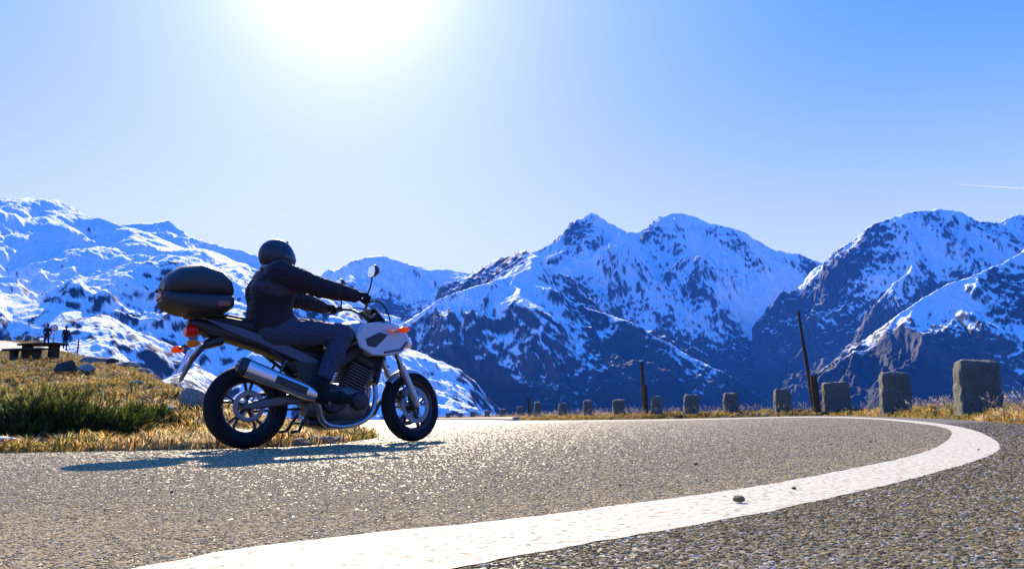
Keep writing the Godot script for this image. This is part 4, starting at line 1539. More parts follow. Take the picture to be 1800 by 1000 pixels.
func rider(frame: Transform3D) -> void:
	var o := thing("person", "motorcyclist in dark jacket, grey trousers and dark helmet riding the motorcycle", "person")
	o.transform = frame
	var jacket := Color(0.026, 0.016, 0.022)  # maroon cast is mostly lens flare, put into the jacket colours
	var yoke := Color(0.052, 0.036, 0.044)
	var jeans := Color(0.040, 0.052, 0.085)
	var boot := Color(0.010, 0.010, 0.011)
	var collar := Color(0.30, 0.27, 0.24)
	var bones := []
	# trunk
	bones.append([Vector3(0.170, 0.90, -0.075), Vector3(0.170, 0.90, 0.075), 0.130, 0.130, 0.05, jeans])
	bones.append([Vector3(0.130, 0.90, 0), Vector3(0.230, 0.88, 0), 0.12, 0.11, 0.05, jeans])
	bones.append([Vector3(0.165, 0.96, -0.07), Vector3(0.165, 0.96, 0.07), 0.145, 0.145, 0.06, jacket])
	bones.append([Vector3(0.155, 0.96, -0.05), Vector3(0.165, 1.20, -0.085), 0.148, 0.152, 0.06, jacket])
	bones.append([Vector3(0.155, 0.96, 0.05), Vector3(0.165, 1.20, 0.085), 0.148, 0.152, 0.06, jacket])
	bones.append([Vector3(0.165, 1.22, -0.10), Vector3(0.180, 1.335, -0.12), 0.150, 0.092, 0.06, yoke])
	bones.append([Vector3(0.165, 1.22, 0.10), Vector3(0.180, 1.335, 0.12), 0.150, 0.092, 0.06, yoke])
	bones.append([Vector3(0.175, 1.31, -0.19), Vector3(0.175, 1.31, 0.19), 0.088, 0.088, 0.05, yoke])
	bones.append([Vector3(0.175, 1.33, 0), Vector3(0.195, 1.42, 0), 0.075, 0.062, 0.03, collar])
	for s in [-1.0, 1.0]:
		var sh := Vector3(0.185, 1.315, 0.205 * s)
		var el := Vector3(0.455, 1.215, 0.310 * s)
		var wr := Vector3(0.715, 1.158, 0.365 * s)
		bones.append([sh, sh.lerp(el, 0.5), 0.098, 0.086, 0.05, jacket])
		bones.append([sh.lerp(el, 0.5), el, 0.083, 0.072, 0.03, jacket])
		bones.append([el, el.lerp(wr, 0.45), 0.073, 0.066, 0.03, jacket])
		bones.append([el.lerp(wr, 0.45), wr, 0.064, 0.050, 0.02, jacket])
		# legs
		var hip := Vector3(0.20, 0.885, 0.105 * s)
		var knee := Vector3(0.68, 0.870, 0.225 * s)
		var ankle := Vector3(0.50, 0.455, 0.215 * s)
		bones.append([hip, hip.lerp(knee, 0.5), 0.112, 0.096, 0.05, jeans])
		bones.append([hip.lerp(knee, 0.5), knee, 0.094, 0.072, 0.03, jeans])
		bones.append([knee, knee.lerp(ankle, 0.35), 0.074, 0.072, 0.03, jeans])
		bones.append([knee.lerp(ankle, 0.35), knee.lerp(ankle, 0.8), 0.072, 0.060, 0.02, jeans])
		bones.append([knee.lerp(ankle, 0.72), ankle, 0.056, 0.054, 0.01, boot])
		bones.append([ankle, Vector3(0.500, 0.375, 0.22 * s), 0.054, 0.045, 0.02, boot])
		bones.append([Vector3(0.500, 0.372, 0.22 * s), Vector3(0.66, 0.365, 0.235 * s), 0.042, 0.042, 0.03, boot])
		bones.append([Vector3(0.66, 0.365, 0.235 * s), Vector3(0.735, 0.355, 0.24 * s), 0.042, 0.030, 0.02, boot])
	var b := Bag.new()
	body(bones, 0.0115, b, 0.009)
	part("body", b.mesh(), cloth_mat(), o)
	for s in [-1.0, 1.0]:
		b = Bag.new()
		body(hand_bones(Vector3(0.715, 1.158, 0.365 * s), Vector3(0.800, 1.140, 0.375 * s), Vector3(-0.15, 0, s).normalized(), Vector3.UP, Vector3(0.1, 0, -s).normalized(), Color(0.012, 0.012, 0.013)), 0.0042, b)
		part("glove", b.mesh(), cloth_mat(), o)
		b = Bag.new()
		b.tube([Vector3(0.690, 1.164, 0.360 * s), Vector3(0.705, 1.161, 0.3625 * s), Vector3(0.722, 1.157, 0.3655 * s)], [0.047, 0.051, 0.046], 16)
		part("cuff", b.mesh(), mat(lin(0.06, 0.055, 0.06), 0.75), o)
	var shell := mat(lin(0.022, 0.020, 0.022), 0.45, 0.0, 0.5)
	var head := Transform3D(Basis(Vector3.UP, -0.10) * Basis(Vector3.BACK, -0.10), Vector3(0.200, 1.500, 0))
	var h := part("helmet", head_shell(Vector3(0.138, 0.134, 0.118), 0.30, 0.0, 2.55, 0.0, TAU, 0.0), shell, o)
	h.transform = head
	var visor := mat(lin(0.01, 0.012, 0.016), 0.12, 0.0, 0.6)
	part("visor", head_shell(Vector3(0.138, 0.134, 0.118), 0.30, 1.12, 1.75, -1.25, 1.25, 0.022), visor, h)
	b = Bag.new()
	b.lathe(PackedVector2Array([Vector2(0.105, -0.014), Vector2(0.112, 0.0), Vector2(0.105, 0.014), Vector2(0.09, 0.0)]), Vector3(0.0, -0.112, 0), Vector3.UP, 28, true)
	part("neck_roll", b.mesh(), mat(lin(0.35, 0.31, 0.27), 0.85), h)
	b = Bag.new()
	b.box(Vector3(0.052, 0.118, 0), Vector3(0.06, 0.016, 0.05), 0.006)
	part("air_vent", b.mesh(), shell, h)
	b = Bag.new()
	b.tube([Vector3(0.02, 1.225, -0.17), Vector3(0.012, 1.24, 0.0), Vector3(0.02, 1.225, 0.17)], 0.006, 6)
	part("back_seam", b.mesh(), mat(lin(0.10, 0.095, 0.10), 0.7), o)

func walker(at: Vector3, turn: float, label: String, top: Color, legs: Color, hair: Color, sd: int) -> void:
	var o := thing("person", label, "person", at, turn)
	var skin := Color(0.35, 0.20, 0.14)
	var bones := []
	bones.append([Vector3(0, 0.93, -0.06), Vector3(0, 0.93, 0.06), 0.11, 0.11, 0.05, legs])
	bones.append([Vector3(0, 1.0, 0), Vector3(0, 1.22, 0), 0.125, 0.13, 0.06, top])
	bones.append([Vector3(0, 1.25, -0.11), Vector3(0, 1.25, 0.11), 0.105, 0.105, 0.06, top])
	bones.append([Vector3(0, 1.36, -0.14), Vector3(0, 1.36, 0.14), 0.065, 0.065, 0.05, top])
	bones.append([Vector3(0, 1.40, 0), Vector3(0.01, 1.50, 0), 0.05, 0.048, 0.02, skin])
	bones.append([Vector3(0.02, 1.56, 0), Vector3(0.01, 1.61, 0), 0.078, 0.088, 0.02, skin])
	bones.append([Vector3(-0.02, 1.60, 0), Vector3(-0.005, 1.635, 0), 0.086, 0.088, 0.01, hair])
	bones.append([Vector3(0.095, 1.575, 0), Vector3(0.105, 1.56, 0), 0.012, 0.014, 0.01, skin])
	for s in [-1.0, 1.0]:
		bones.append([Vector3(0, 1.35, 0.18 * s), Vector3(-0.03, 1.10, 0.24 * s), 0.055, 0.045, 0.04, top])
		bones.append([Vector3(-0.03, 1.10, 0.24 * s), Vector3(0.12, 0.98, 0.19 * s), 0.044, 0.034, 0.02, top])
		bones.append([Vector3(0.12, 0.98, 0.19 * s), Vector3(0.19, 0.94, 0.17 * s), 0.03, 0.026, 0.01, skin])
		bones.append([Vector3(0, 0.90, 0.085 * s), Vector3(0.02 * s, 0.50, 0.10 * s), 0.088, 0.058, 0.04, legs])
		bones.append([Vector3(0.02 * s, 0.50, 0.10 * s), Vector3(-0.01, 0.09, 0.11 * s), 0.056, 0.042, 0.02, legs])
		bones.append([Vector3(-0.02, 0.05, 0.11 * s), Vector3(0.16, 0.04, 0.13 * s), 0.042, 0.036, 0.02, Color(0.02, 0.02, 0.02)])
	var b := Bag.new()
	body(bones, 0.02, b)
	part("body", b.mesh(), cloth_mat(), o)

# ---------------------------------------------------------------- things by the upper road
func furniture() -> void:
	# picnic table with its bench
	var p := stand(70, 35.5) - Vector3(0, 0.1, 0)
	var t := thing("picnic_table", "heavy dark wooden picnic table with a bench on the grassy hill", "picnic table", p, -0.30)
	for i in 3:
		var b := Bag.new()
		b.box(Vector3(0.1, 0.74, -0.26 + 0.262 * i), Vector3(2.15, 0.085, 0.25), 0.012)
		part("table_plank", b.mesh(), timber, t)
	for i in 2:
		var b := Bag.new()
		b.box(Vector3(-0.12, 0.47, 0.55 + 0.23 * i), Vector3(2.2, 0.09, 0.215), 0.012)
		part("bench_plank", b.mesh(), timber, t)
	for x in [-0.75, 0.75]:
		var b := Bag.new()
		b.box(Vector3(x, 0.28, 0.0), Vector3(0.26, 0.84, 0.42), 0.02)
		part("leg", b.mesh(), timber, t)
		b = Bag.new()
		b.box(Vector3(x * 0.85 - 0.1, 0.15, 0.66), Vector3(0.24, 0.56, 0.28), 0.02)
		part("leg", b.mesh(), timber, t)

	# prohibition sign
	var s := thing("road_sign", "round red and white road sign with a white plate on a grey pole", "road sign", stand(91, 60.0), 0.25)
	var steel := mat(lin(0.22, 0.23, 0.24), 0.45, 0.7)
	var b := Bag.new()
	b.tube([Vector3(0, -0.3, 0), Vector3(0, 1.62, 0)], 0.035, 10)
	part("pole", b.mesh(), steel, s)
	b = Bag.new()
	b.lathe(PackedVector2Array([Vector2(0.0, -0.01), Vector2(0.25, -0.01), Vector2(0.25, 0.01), Vector2(0.0, 0.01)]), Vector3(0, 1.42, 0.05), Vector3.BACK, 32)
	var disc := part("sign_disc", b.mesh(), mat(lin(0.55, 0.03, 0.03), 0.5), s)
	b = Bag.new()
	b.lathe(PackedVector2Array([Vector2(0.0, -0.004), Vector2(0.175, -0.004), Vector2(0.175, 0.004), Vector2(0.0, 0.004)]), Vector3(0, 1.42, 0.065), Vector3.BACK, 32)
	part("sign_field", b.mesh(), mat(lin(0.75, 0.75, 0.74), 0.5), disc)
	var ink := mat(lin(0.02, 0.02, 0.025), 0.6)
	b = Bag.new()
	b.box(Vector3(0, 1.39, 0.0715), Vector3(0.17, 0.045, 0.004))
	b.box(Vector3(0, 1.43, 0.0715), Vector3(0.10, 0.035, 0.004))
	part("sign_symbol", b.mesh(), ink, disc)
	b = Bag.new()
	b.box(Vector3(0, 1.075, 0.05), Vector3(0.48, 0.17, 0.012), 0.003)
	part("sign_plate", b.mesh(), mat(lin(0.72, 0.72, 0.70), 0.5), s)

	# snow poles with red bands
	for q in [[73.5, 62.0, "slim snow pole with red bands just right of the bicycle"], [77.0, 61.5, "slim snow pole with red bands close to the road sign"]]:
		var sp := thing("snow_pole", q[2], "snow pole", stand(q[0], q[1]), 0.0, "banded snow poles on the upper road")
		for k in 8:
			b = Bag.new()
			b.tube([Vector3(0, k * 0.24 - 0.1, 0), Vector3(0, k * 0.24 + 0.14, 0)], 0.028, 8)
			part("red_band" if k % 2 else "dark_band", b.mesh(), mat(lin(0.45, 0.03, 0.03), 0.6) if k % 2 else mat(lin(0.03, 0.03, 0.04), 0.6), sp)

	bicycle(stand(69, 58.0), 0.5)
	walker(stand(112, 54.0), 2.6, "person in dark clothes standing right of the road sign", Color(0.02, 0.018, 0.02), Color(0.015, 0.015, 0.02), Color(0.02, 0.015, 0.01), 1)
	walker(stand(79, 57.5), 2.0, "person in dark clothes bending beside the parked bicycle", Color(0.02, 0.022, 0.03), Color(0.02, 0.02, 0.025), Color(0.03, 0.02, 0.015), 2)

	# condensation trail high above the right mountain
	b = Bag.new()
	var a := far_point(1679, 324, 16000.0)
	var e := far_point(1990, 342, 17500.0)
	var path := []
	var radii := []
	for i in 24:
		path.append(a.lerp(e, i / 23.0) + Vector3(0, sin(i * 1.7) * 2.0, 0))
		radii.append(3.0 + 11.0 * minf(1.0, i / 6.0))
	b.tube(path, radii, 8)
	var vapour := mat(Color(1, 1, 1), 1.0, 0.0, 0.0)
	vapour.backlight_enabled = true
	vapour.backlight = Color(1, 1, 1)
	var c := part("contrail_cloud", b.mesh(), vapour)
	tag(c, "thin white condensation trail in the sky at the right", "contrail")

func bicycle(at: Vector3, turn: float) -> void:
	var o := thing("bicycle", "parked bicycle with a white bag beside the upper road", "bicycle", at, turn)
	var black := mat(lin(0.012, 0.012, 0.013), 0.8)
	var paint := mat(lin(0.05, 0.06, 0.12), 0.4)
	var steel := mat(lin(0.5, 0.5, 0.5), 0.35, 0.9)
	var tyre := Bag.new()
	var ring := PackedVector2Array()
	for i in 8:
		ring.append(Vector2(0.325 + 0.022 * cos(TAU * i / 8), 0.022 * sin(TAU * i / 8)))
	tyre.lathe(ring, Vector3.ZERO, Vector3.BACK, 32, true)
	var spokes := Bag.new()
	for i in 12:
		var d := Vector3(cos(TAU * i / 12), sin(TAU * i / 12), 0)
		spokes.tube([d * 0.02, d * 0.31], 0.003, 3)
	for x in [-0.52, 0.53]:
		var w := part("wheel", tyre.mesh(), black, o)
		w.position = Vector3(x, 0.347, 0)
		part("spokes", spokes.mesh(), steel, w)
	var b := Bag.new()
	var bb := Vector3(-0.08, 0.30, 0)
	var seat := Vector3(-0.20, 0.82, 0)
	var head := Vector3(0.36, 0.82, 0)
	b.tube([bb, seat], 0.016, 8)
	b.tube([bb, head - Vector3(0, 0.08, 0)], 0.019, 8)
	b.tube([seat - Vector3(-0.02, 0.06, 0), head], 0.016, 8)
	for s in [-0.05, 0.05]:
		b.tube([Vector3(-0.52, 0.347, s), bb], 0.010, 6)
		b.tube([Vector3(-0.52, 0.347, s), seat - Vector3(-0.02, 0.08, 0)], 0.009, 6)
	part("frame", b.mesh(), paint, o)
	b = Bag.new()
	for s in [-0.05, 0.05]:
		b.tube([Vector3(0.53, 0.347, s), Vector3(0.40, 0.72, s), head], 0.012, 6)
	part("fork", b.mesh(), paint, o)
	b = Bag.new()
	b.tube([head, head + Vector3(-0.03, 0.16, 0)], 0.014, 8)
	b.tube([head + Vector3(-0.05, 0.16, -0.3), head + Vector3(0.0, 0.16, 0), head + Vector3(-0.05, 0.16, 0.3)], 0.012, 8)
	part("handlebar", b.mesh(), black, o)
	b = Bag.new()
	b.tube([seat, seat + Vector3(-0.03, 0.12, 0)], 0.013, 8)
	b.loft([[seat + Vector3(-0.16, 0.14, 0), 0.02, 0.06, 2.5], [seat + Vector3(-0.05, 0.14, 0), 0.025, 0.06, 2.5], [seat + Vector3(0.12, 0.135, 0), 0.015, 0.02, 2.0]], 12)
	part("saddle", b.mesh(), black, o)
	b = Bag.new()
	b.lathe(PackedVector2Array([Vector2(0.09, -0.004), Vector2(0.1, 0.0), Vector2(0.09, 0.004), Vector2(0.07, 0.0)]), bb + Vector3(0, 0, 0.06), Vector3.BACK, 20, true)
	b.tube([bb + Vector3(0, 0, 0.07), bb + Vector3(0.10, -0.13, 0.08)], 0.01, 6)
	b.tube([bb + Vector3(0, 0, -0.07), bb + Vector3(-0.10, 0.13, -0.08)], 0.01, 6)
	part("crank", b.mesh(), steel, o)
	b = Bag.new()
	b.box(Vector3(-0.42, 0.78, 0), Vector3(0.30, 0.24, 0.34), 0.05)
	part("pannier_bag", b.mesh(), mat(lin(0.7, 0.7, 0.72), 0.8), o)

# ---------------------------------------------------------------- the motorcycle; x forward, y up, z to its right side
func arc_ring(r: float, w: float, crown: float) -> PackedVector2Array:
	# closed tyre profile: tread outside, bead inside
	var p := PackedVector2Array()
	for i in 13:
		var a := PI * (i / 12.0 - 0.5)
		p.append(Vector2(r - crown + crown * cos(a * 0.98), w * 0.5 * sin(a)))
	p.append(Vector2(r - crown - 0.035, w * 0.40))
	p.append(Vector2(r - crown - 0.045, w * 0.36))
	p.append(Vector2(r - crown - 0.045, -w * 0.36))
	p.append(Vector2(r - crown - 0.035, -w * 0.40))
	return p

func bike_wheel(o: Node3D, where: Transform3D, r: float, w: float, spokes: int, discs: Array, rubber: Material, alloy: Material, steel: Material) -> void:
	var b := Bag.new()
	b.lathe(arc_ring(r, w, w * 0.42), Vector3.ZERO, Vector3.BACK, 64, true)
	var wheel := part("wheel", b.mesh(), rubber, o)
	wheel.transform = where
	var rr := r - w * 0.42 - 0.04
	b = Bag.new()
	b.lathe(PackedVector2Array([Vector2(rr + 0.012, -w * 0.40), Vector2(rr + 0.012, w * 0.40), Vector2(rr - 0.004, w * 0.38), Vector2(rr - 0.022, w * 0.18), Vector2(rr - 0.026, 0), Vector2(rr - 0.022, -w * 0.18), Vector2(rr - 0.004, -w * 0.38)]), Vector3.ZERO, Vector3.BACK, 64, true)
	part("rim", b.mesh(), alloy, wheel)
	for i in spokes:
		b = Bag.new()
		var a := TAU * i / spokes + 0.25
		for s in [-0.16, 0.16]:
			var d0 := Vector3(cos(a), sin(a), 0)
			var d1 := Vector3(cos(a + s), sin(a + s), 0)
			b.loft([[d0 * 0.035, 0.016, 0.020, 3.0], [(d0 * 0.5 + d1 * 0.5) * rr * 0.55, 0.010, 0.016, 3.0], [d1 * (rr - 0.018), 0.012, 0.020, 3.0]], 10, Vector3(-d0.y, d0.x, 0), Vector3.BACK)
		part("spoke", b.mesh(), alloy, wheel)
	b = Bag.new()
	b.lathe(PackedVector2Array([Vector2(0.0, -w * 0.5), Vector2(0.035, -w * 0.5), Vector2(0.045, -0.03), Vector2(0.045, 0.03), Vector2(0.035, w * 0.5), Vector2(0.0, w * 0.5)]), Vector3.ZERO, Vector3.BACK, 24)
	part("hub", b.mesh(), alloy, wheel)
	for q in discs:
		b = Bag.new()
		b.lathe(PackedVector2Array([Vector2(q[0] - 0.038, q[1] - 0.0025), Vector2(q[0], q[1] - 0.0025), Vector2(q[0], q[1] + 0.0025), Vector2(q[0] - 0.038, q[1] + 0.0025)]), Vector3.ZERO, Vector3.BACK, 48, true)
		for i in 6:
			var d := Vector3(cos(TAU * i / 6), sin(TAU * i / 6), 0)
			b.box(d * (q[0] - 0.06) + Vector3(0, 0, q[1]), Vector3(0.055, 0.016, 0.004), 0.0, Basis(Vector3.BACK, TAU * i / 6))
		part("brake_disc", b.mesh(), mat(lin(0.16, 0.165, 0.18), 0.35, 0.9), wheel)

func motorcycle(frame: Transform3D) -> void:
	var o := thing("motorcycle", "dark and silver touring motorcycle with a big rounded top case", "motorcycle")
	o.transform = frame
	var rubber := mat(lin(0.012, 0.012, 0.013), 0.85, 0.0, 0.3)
	var alloy := mat(lin(0.05, 0.05, 0.055), 0.4, 0.6)
	var steel := mat(lin(0.34, 0.35, 0.37), 0.34, 0.95)
	var silver := mat(lin(0.33, 0.35, 0.39), 0.28, 0.5, 0.5)
	var slate := mat(lin(0.05, 0.06, 0.085), 0.35, 0.3, 0.5)
	silver.clearcoat_enabled = true
	silver.clearcoat = 0.7
	silver.clearcoat_roughness = 0.08
	var black := mat(lin(0.014, 0.014, 0.016), 0.45)
	var dull := mat(lin(0.03, 0.03, 0.032), 0.6, 0.3)
	var engine_grey := mat(lin(0.10, 0.10, 0.105), 0.45, 0.7)
	var vinyl := wear(mat(lin(0.012, 0.012, 0.012), 0.7), null, height_tex(noise(FastNoiseLite.TYPE_SIMPLEX_SMOOTH, 0.2, 2, 401), 256), 0.1, 14.0, false)
	var orange := mat(lin(0.85, 0.28, 0.01), 0.2)
	orange.backlight_enabled = true
	orange.backlight = Color(1.0, 0.5, 0.05)
	var red := mat(lin(0.55, 0.012, 0.010), 0.15)
	red.backlight_enabled = true
	red.backlight = Color(1.0, 0.05, 0.04)
	var b: Bag

	# wheels; the front one with the fork is turned to the left round the steering axis
	bike_wheel(o, Transform3D(Basis.IDENTITY, Vector3(0, 0.315, 0)), 0.315, 0.175, 5, [[0.12, 0.075]], rubber, alloy, steel)
	var axis := Vector3(-0.42, 0.907, 0).normalized()
	var pivot := Vector3(1.05, 0.95, 0)
	var steer := Transform3D(Basis.IDENTITY, pivot) * Transform3D(Basis(axis, 0.30), Vector3.ZERO) * Transform3D(Basis.IDENTITY, -pivot)
	bike_wheel(o, steer * Transform3D(Basis.IDENTITY, Vector3(1.38, 0.30, 0)), 0.30, 0.12, 5, [[0.155, 0.062], [0.155, -0.062]], rubber, alloy, steel)

	# fork
	for s in [-1.0, 1.0]:
		b = Bag.new()
		b.tube([Vector3(1.375, 0.28, 0.098 * s), Vector3(1.36, 0.33, 0.098 * s), Vector3(1.225, 0.62, 0.098 * s)], [0.024, 0.031, 0.029], 16)
		var leg := part("fork_leg", b.mesh(), silver, o)
		leg.transform = steer
		b = Bag.new()
		b.tube([Vector3(1.225, 0.62, 0.098 * s), Vector3(1.055, 0.985, 0.098 * s)], 0.0215, 14)
		part("stanchion", b.mesh(), steel, leg)
		b = Bag.new()
		b.box(Vector3(1.255, 0.40, 0.088 * s), Vector3(0.10, 0.07, 0.045), 0.012, Basis(Vector3.BACK, 0.5))
		part("brake_caliper", b.mesh(), engine_grey, leg)
	b = Bag.new()
	b.box(Vector3(1.075, 0.945, 0), Vector3(0.09, 0.035, 0.27), 0.012, Basis(Vector3.BACK, -0.43))
	b.box(Vector3(1.145, 0.80, 0), Vector3(0.09, 0.04, 0.27), 0.012, Basis(Vector3.BACK, -0.43))
	part("fork_yoke", b.mesh(), dull, o).transform = steer
	# front mudguard
	b = Bag.new()
	var rows := []
	for i in 15:
		var a := lerpf(0.25, 2.45, i / 14.0)
		var row := PackedVector3Array()
		for j in 9:
			var c := lerpf(-1.25, 1.25, j / 8.0)
			var rad := 0.322 - 0.055 * (1.0 - cos(c)) * 1.3
			var narrow := 1.0 - 0.35 * absf(i - 7.0) / 7.0
			row.append(Vector3(1.38 + cos(a) * rad, 0.30 + sin(a) * rad, 0.078 * sin(c) * narrow))
		rows.append(row)
	b.grid(rows, false, false, false, Vector3(0, 1, 0))
	part("front_mudguard", b.mesh(), silver, o).transform = steer
	# handlebar, grips, levers, mirrors
	b = Bag.new()
	b.tube([Vector3(1.04, 0.98, 0), Vector3(0.925, 1.070, 0)], 0.02, 10)
	b.tube([Vector3(0.830, 1.140, -0.29), Vector3(0.905, 1.120, -0.16), Vector3(0.930, 1.080, -0.06), Vector3(0.930, 1.080, 0.06), Vector3(0.905, 1.120, 0.16), Vector3(0.830, 1.140, 0.29)], 0.012, 10)
	part("handlebar", b.mesh(), dull, o)
	for s in [-1.0, 1.0]:
		b = Bag.new()
		b.tube([Vector3(0.835, 1.140, 0.29 * s), Vector3(0.800, 1.140, 0.375 * s), Vector3(0.780, 1.140, 0.435 * s)], 0.0165, 12)
		part("grip", b.mesh(), rubber, o)
		b = Bag.new()
		b.tube([Vector3(0.860, 1.132, 0.27 * s), Vector3(0.880, 1.130, 0.31 * s), Vector3(0.840, 1.125, 0.43 * s)], [0.009, 0.007, 0.005], 8)
		b.box(Vector3(0.840, 1.140, 0.275 * s), Vector3(0.05, 0.04, 0.05), 0.01)
		part("brake_lever", b.mesh(), dull, o)
		b = Bag.new()
		b.tube([Vector3(0.850, 1.150, 0.27 * s), Vector3(0.875, 1.250, 0.31 * s), Vector3(0.875, 1.320, 0.34 * s)], 0.007, 8)
		var stem := part("mirror", b.mesh(), black, o)
		b = Bag.new()
		b.loft([[Vector3(0.860, 1.365, 0.365 * s), 0.052, 0.078, 2.6], [Vector3(0.880, 1.367, 0.365 * s), 0.050, 0.075, 2.6], [Vector3(0.910, 1.370, 0.365 * s), 0.030, 0.045, 2.2]], 24)
		part("mirror_housing", b.mesh(), black, stem)
		b = Bag.new()
		b.loft([[Vector3(0.857, 1.365, 0.365 * s), 0.046, 0.071, 2.6], [Vector3(0.860, 1.365, 0.365 * s), 0.046, 0.071, 2.6]], 24)
		part("mirror_glass", b.mesh(), mat(lin(0.75, 0.78, 0.82), 0.04, 1.0), stem)

	# frame, swingarm
	b = Bag.new()
	for s in [-1.0, 1.0]:
		b.loft([[Vector3(1.06, 0.88, 0.06 * s), 0.045, 0.022, 4.0], [Vector3(0.85, 0.76, 0.13 * s), 0.048, 0.022, 4.0], [Vector3(0.60, 0.58, 0.155 * s), 0.05, 0.022, 4.0], [Vector3(0.48, 0.40, 0.145 * s), 0.07, 0.022, 4.0]], 14)
		b.tube([Vector3(0.66, 0.66, 0.13 * s), Vector3(0.25, 0.76, 0.12 * s), Vector3(-0.32, 0.86, 0.09 * s)], 0.017, 10)
		b.tube([Vector3(0.48, 0.48, 0.13 * s), Vector3(0.12, 0.75, 0.12 * s)], 0.014, 10)
	b.tube([Vector3(1.10, 0.80, 0), Vector3(1.03, 1.0, 0)], 0.04, 14)
	part("frame", b.mesh(), dull, o)
	b = Bag.new()
	for s in [-1.0, 1.0]:
		b.loft([[Vector3(0.50, 0.385, 0.11 * s), 0.045, 0.025, 4.0], [Vector3(0.28, 0.36, 0.125 * s), 0.04, 0.02, 4.0], [Vector3(0.02, 0.318, 0.125 * s), 0.03, 0.018, 4.0], [Vector3(-0.05, 0.312, 0.125 * s), 0.022, 0.016, 4.0]], 14)
	b.tube([Vector3(0.50, 0.385, -0.13), Vector3(0.50, 0.385, 0.13)], 0.045, 14)
	b.tube([Vector3(0, 0.315, -0.15), Vector3(0, 0.315, 0.15)], 0.016, 12)
	part("swingarm", b.mesh(), engine_grey, o)
	b = Bag.new()
	var coil := []
	for i in 97:
		var a := i * TAU / 12.0
		var t := i / 96.0
		var c := Vector3(0.44, 0.48, 0).lerp(Vector3(0.34, 0.74, 0), t)
		coil.append(c + Vector3(cos(a) * 0.036, 0, sin(a) * 0.036))
	b.tube(coil, 0.006, 6)
	part("shock_spring", b.mesh(), mat(lin(0.35, 0.30, 0.05), 0.5), o)
	b = Bag.new()
	b.tube([Vector3(0.46, 0.43, 0), Vector3(0.33, 0.77, 0)], 0.02, 10)
	part("shock_absorber", b.mesh(), steel, o)
	# chain and guard on the far side
	b = Bag.new()
	b.box(Vector3(0.25, 0.415, -0.10), Vector3(0.52, 0.025, 0.03), 0.006, Basis(Vector3.BACK, 0.09))
	b.box(Vector3(0.25, 0.285, -0.10), Vector3(0.50, 0.018, 0.016), 0.004, Basis(Vector3.BACK, 0.04))
	part("chain", b.mesh(), dull, o)

	# engine
	b = Bag.new()
	b.loft([[Vector3(0.44, 0.34, 0), 0.10, 0.12, 4.0], [Vector3(0.52, 0.34, 0), 0.15, 0.16, 4.0], [Vector3(0.75, 0.33, 0), 0.16, 0.165, 4.0], [Vector3(0.90, 0.32, 0), 0.13, 0.15, 4.0], [Vector3(0.96, 0.32, 0), 0.07, 0.10, 3.0]], 24)
	var engine := part("engine", b.mesh(), engine_grey, o)
	b = Bag.new()
	b.lathe(PackedVector2Array([Vector2(0.0, 0.235), Vector2(0.085, 0.235), Vector2(0.10, 0.222), Vector2(0.105, 0.14)]), Vector3(0.62, 0.35, 0), Vector3.BACK, 32)
	b.lathe(PackedVector2Array([Vector2(0.0, 0.215), Vector2(0.06, 0.215), Vector2(0.07, 0.20), Vector2(0.075, 0.14)]), Vector3(0.84, 0.34, 0), Vector3.BACK, 28)
	part("clutch_cover", b.mesh(), dull, engine)
	var lean := Basis(Vector3.BACK, -0.45)
	for i in 9:
		b = Bag.new()
		b.box(Vector3(0.80, 0.44, 0) + lean * Vector3(0, i * 0.024, 0), Vector3(0.21, 0.011, 0.30 if i < 7 else 0.28), 0.003, lean)
		part("cooling_fin", b.mesh(), engine_grey, engine)
	b = Bag.new()
	b.box(Vector3(0.80, 0.44, 0) + lean * Vector3(0, 0.095, 0), Vector3(0.17, 0.23, 0.25), 0.01, lean)
	b.box(Vector3(0.80, 0.44, 0) + lean * Vector3(0, 0.25, 0), Vector3(0.19, 0.075, 0.29), 0.02, lean)
	part("cylinder_head", b.mesh(), dull, engine)
	b = Bag.new()
	b.box(Vector3(1.035, 0.60, 0), Vector3(0.03, 0.26, 0.30), 0.01, Basis(Vector3.BACK, -0.25))
	var radiator := part("radiator", b.mesh(), black, o)
	for i in 10:
		b = Bag.new()
		b.box(Vector3(1.0535 + (i - 4.5) * 0.0062, 0.60 + (i - 4.5) * 0.023, 0), Vector3(0.012, 0.006, 0.27), 0.0, Basis(Vector3.BACK, -0.25))
		part("radiator_slat", b.mesh(), dull, radiator)
	b = Bag.new()
	b.loft([[Vector3(0.46, 0.185, 0), 0.03, 0.10, 3.0], [Vector3(0.60, 0.17, 0), 0.05, 0.14, 3.0], [Vector3(0.85, 0.18, 0), 0.055, 0.14, 3.0], [Vector3(1.02, 0.27, 0), 0.05, 0.11, 3.0], [Vector3(1.07, 0.33, 0), 0.03, 0.08, 3.0]], 20)
	part("belly_pan", b.mesh(), black, o)
	# exhaust
	for s in [-0.05, 0.05]:
		b = Bag.new()
		b.tube(smooth_line([Vector3(0.92, 0.56, s), Vector3(1.01, 0.53, s * 1.2), Vector3(1.03, 0.38, s * 1.6), Vector3(0.95, 0.20, s * 2.0 + 0.04), Vector3(0.75, 0.135, 0.11 + s * 0.4), Vector3(0.58, 0.16, 0.15)], 2), 0.021, 12)
		part("exhaust_header", b.mesh(), steel, o)
	b = Bag.new()
	b.tube(smooth_line([Vector3(0.60, 0.155, 0.15), Vector3(0.52, 0.20, 0.18), Vector3(0.50, 0.30, 0.205), Vector3(0.46, 0.385, 0.215)], 2), 0.025, 14)
	part("exhaust_pipe", b.mesh(), steel, o)
	b = Bag.new()
	var e0 := Vector3(0.50, 0.37, 0.215)
	var e1 := Vector3(-0.10, 0.605, 0.235)
	var along := (e1 - e0).normalized()
	var over := along.cross(Vector3.BACK).normalized()
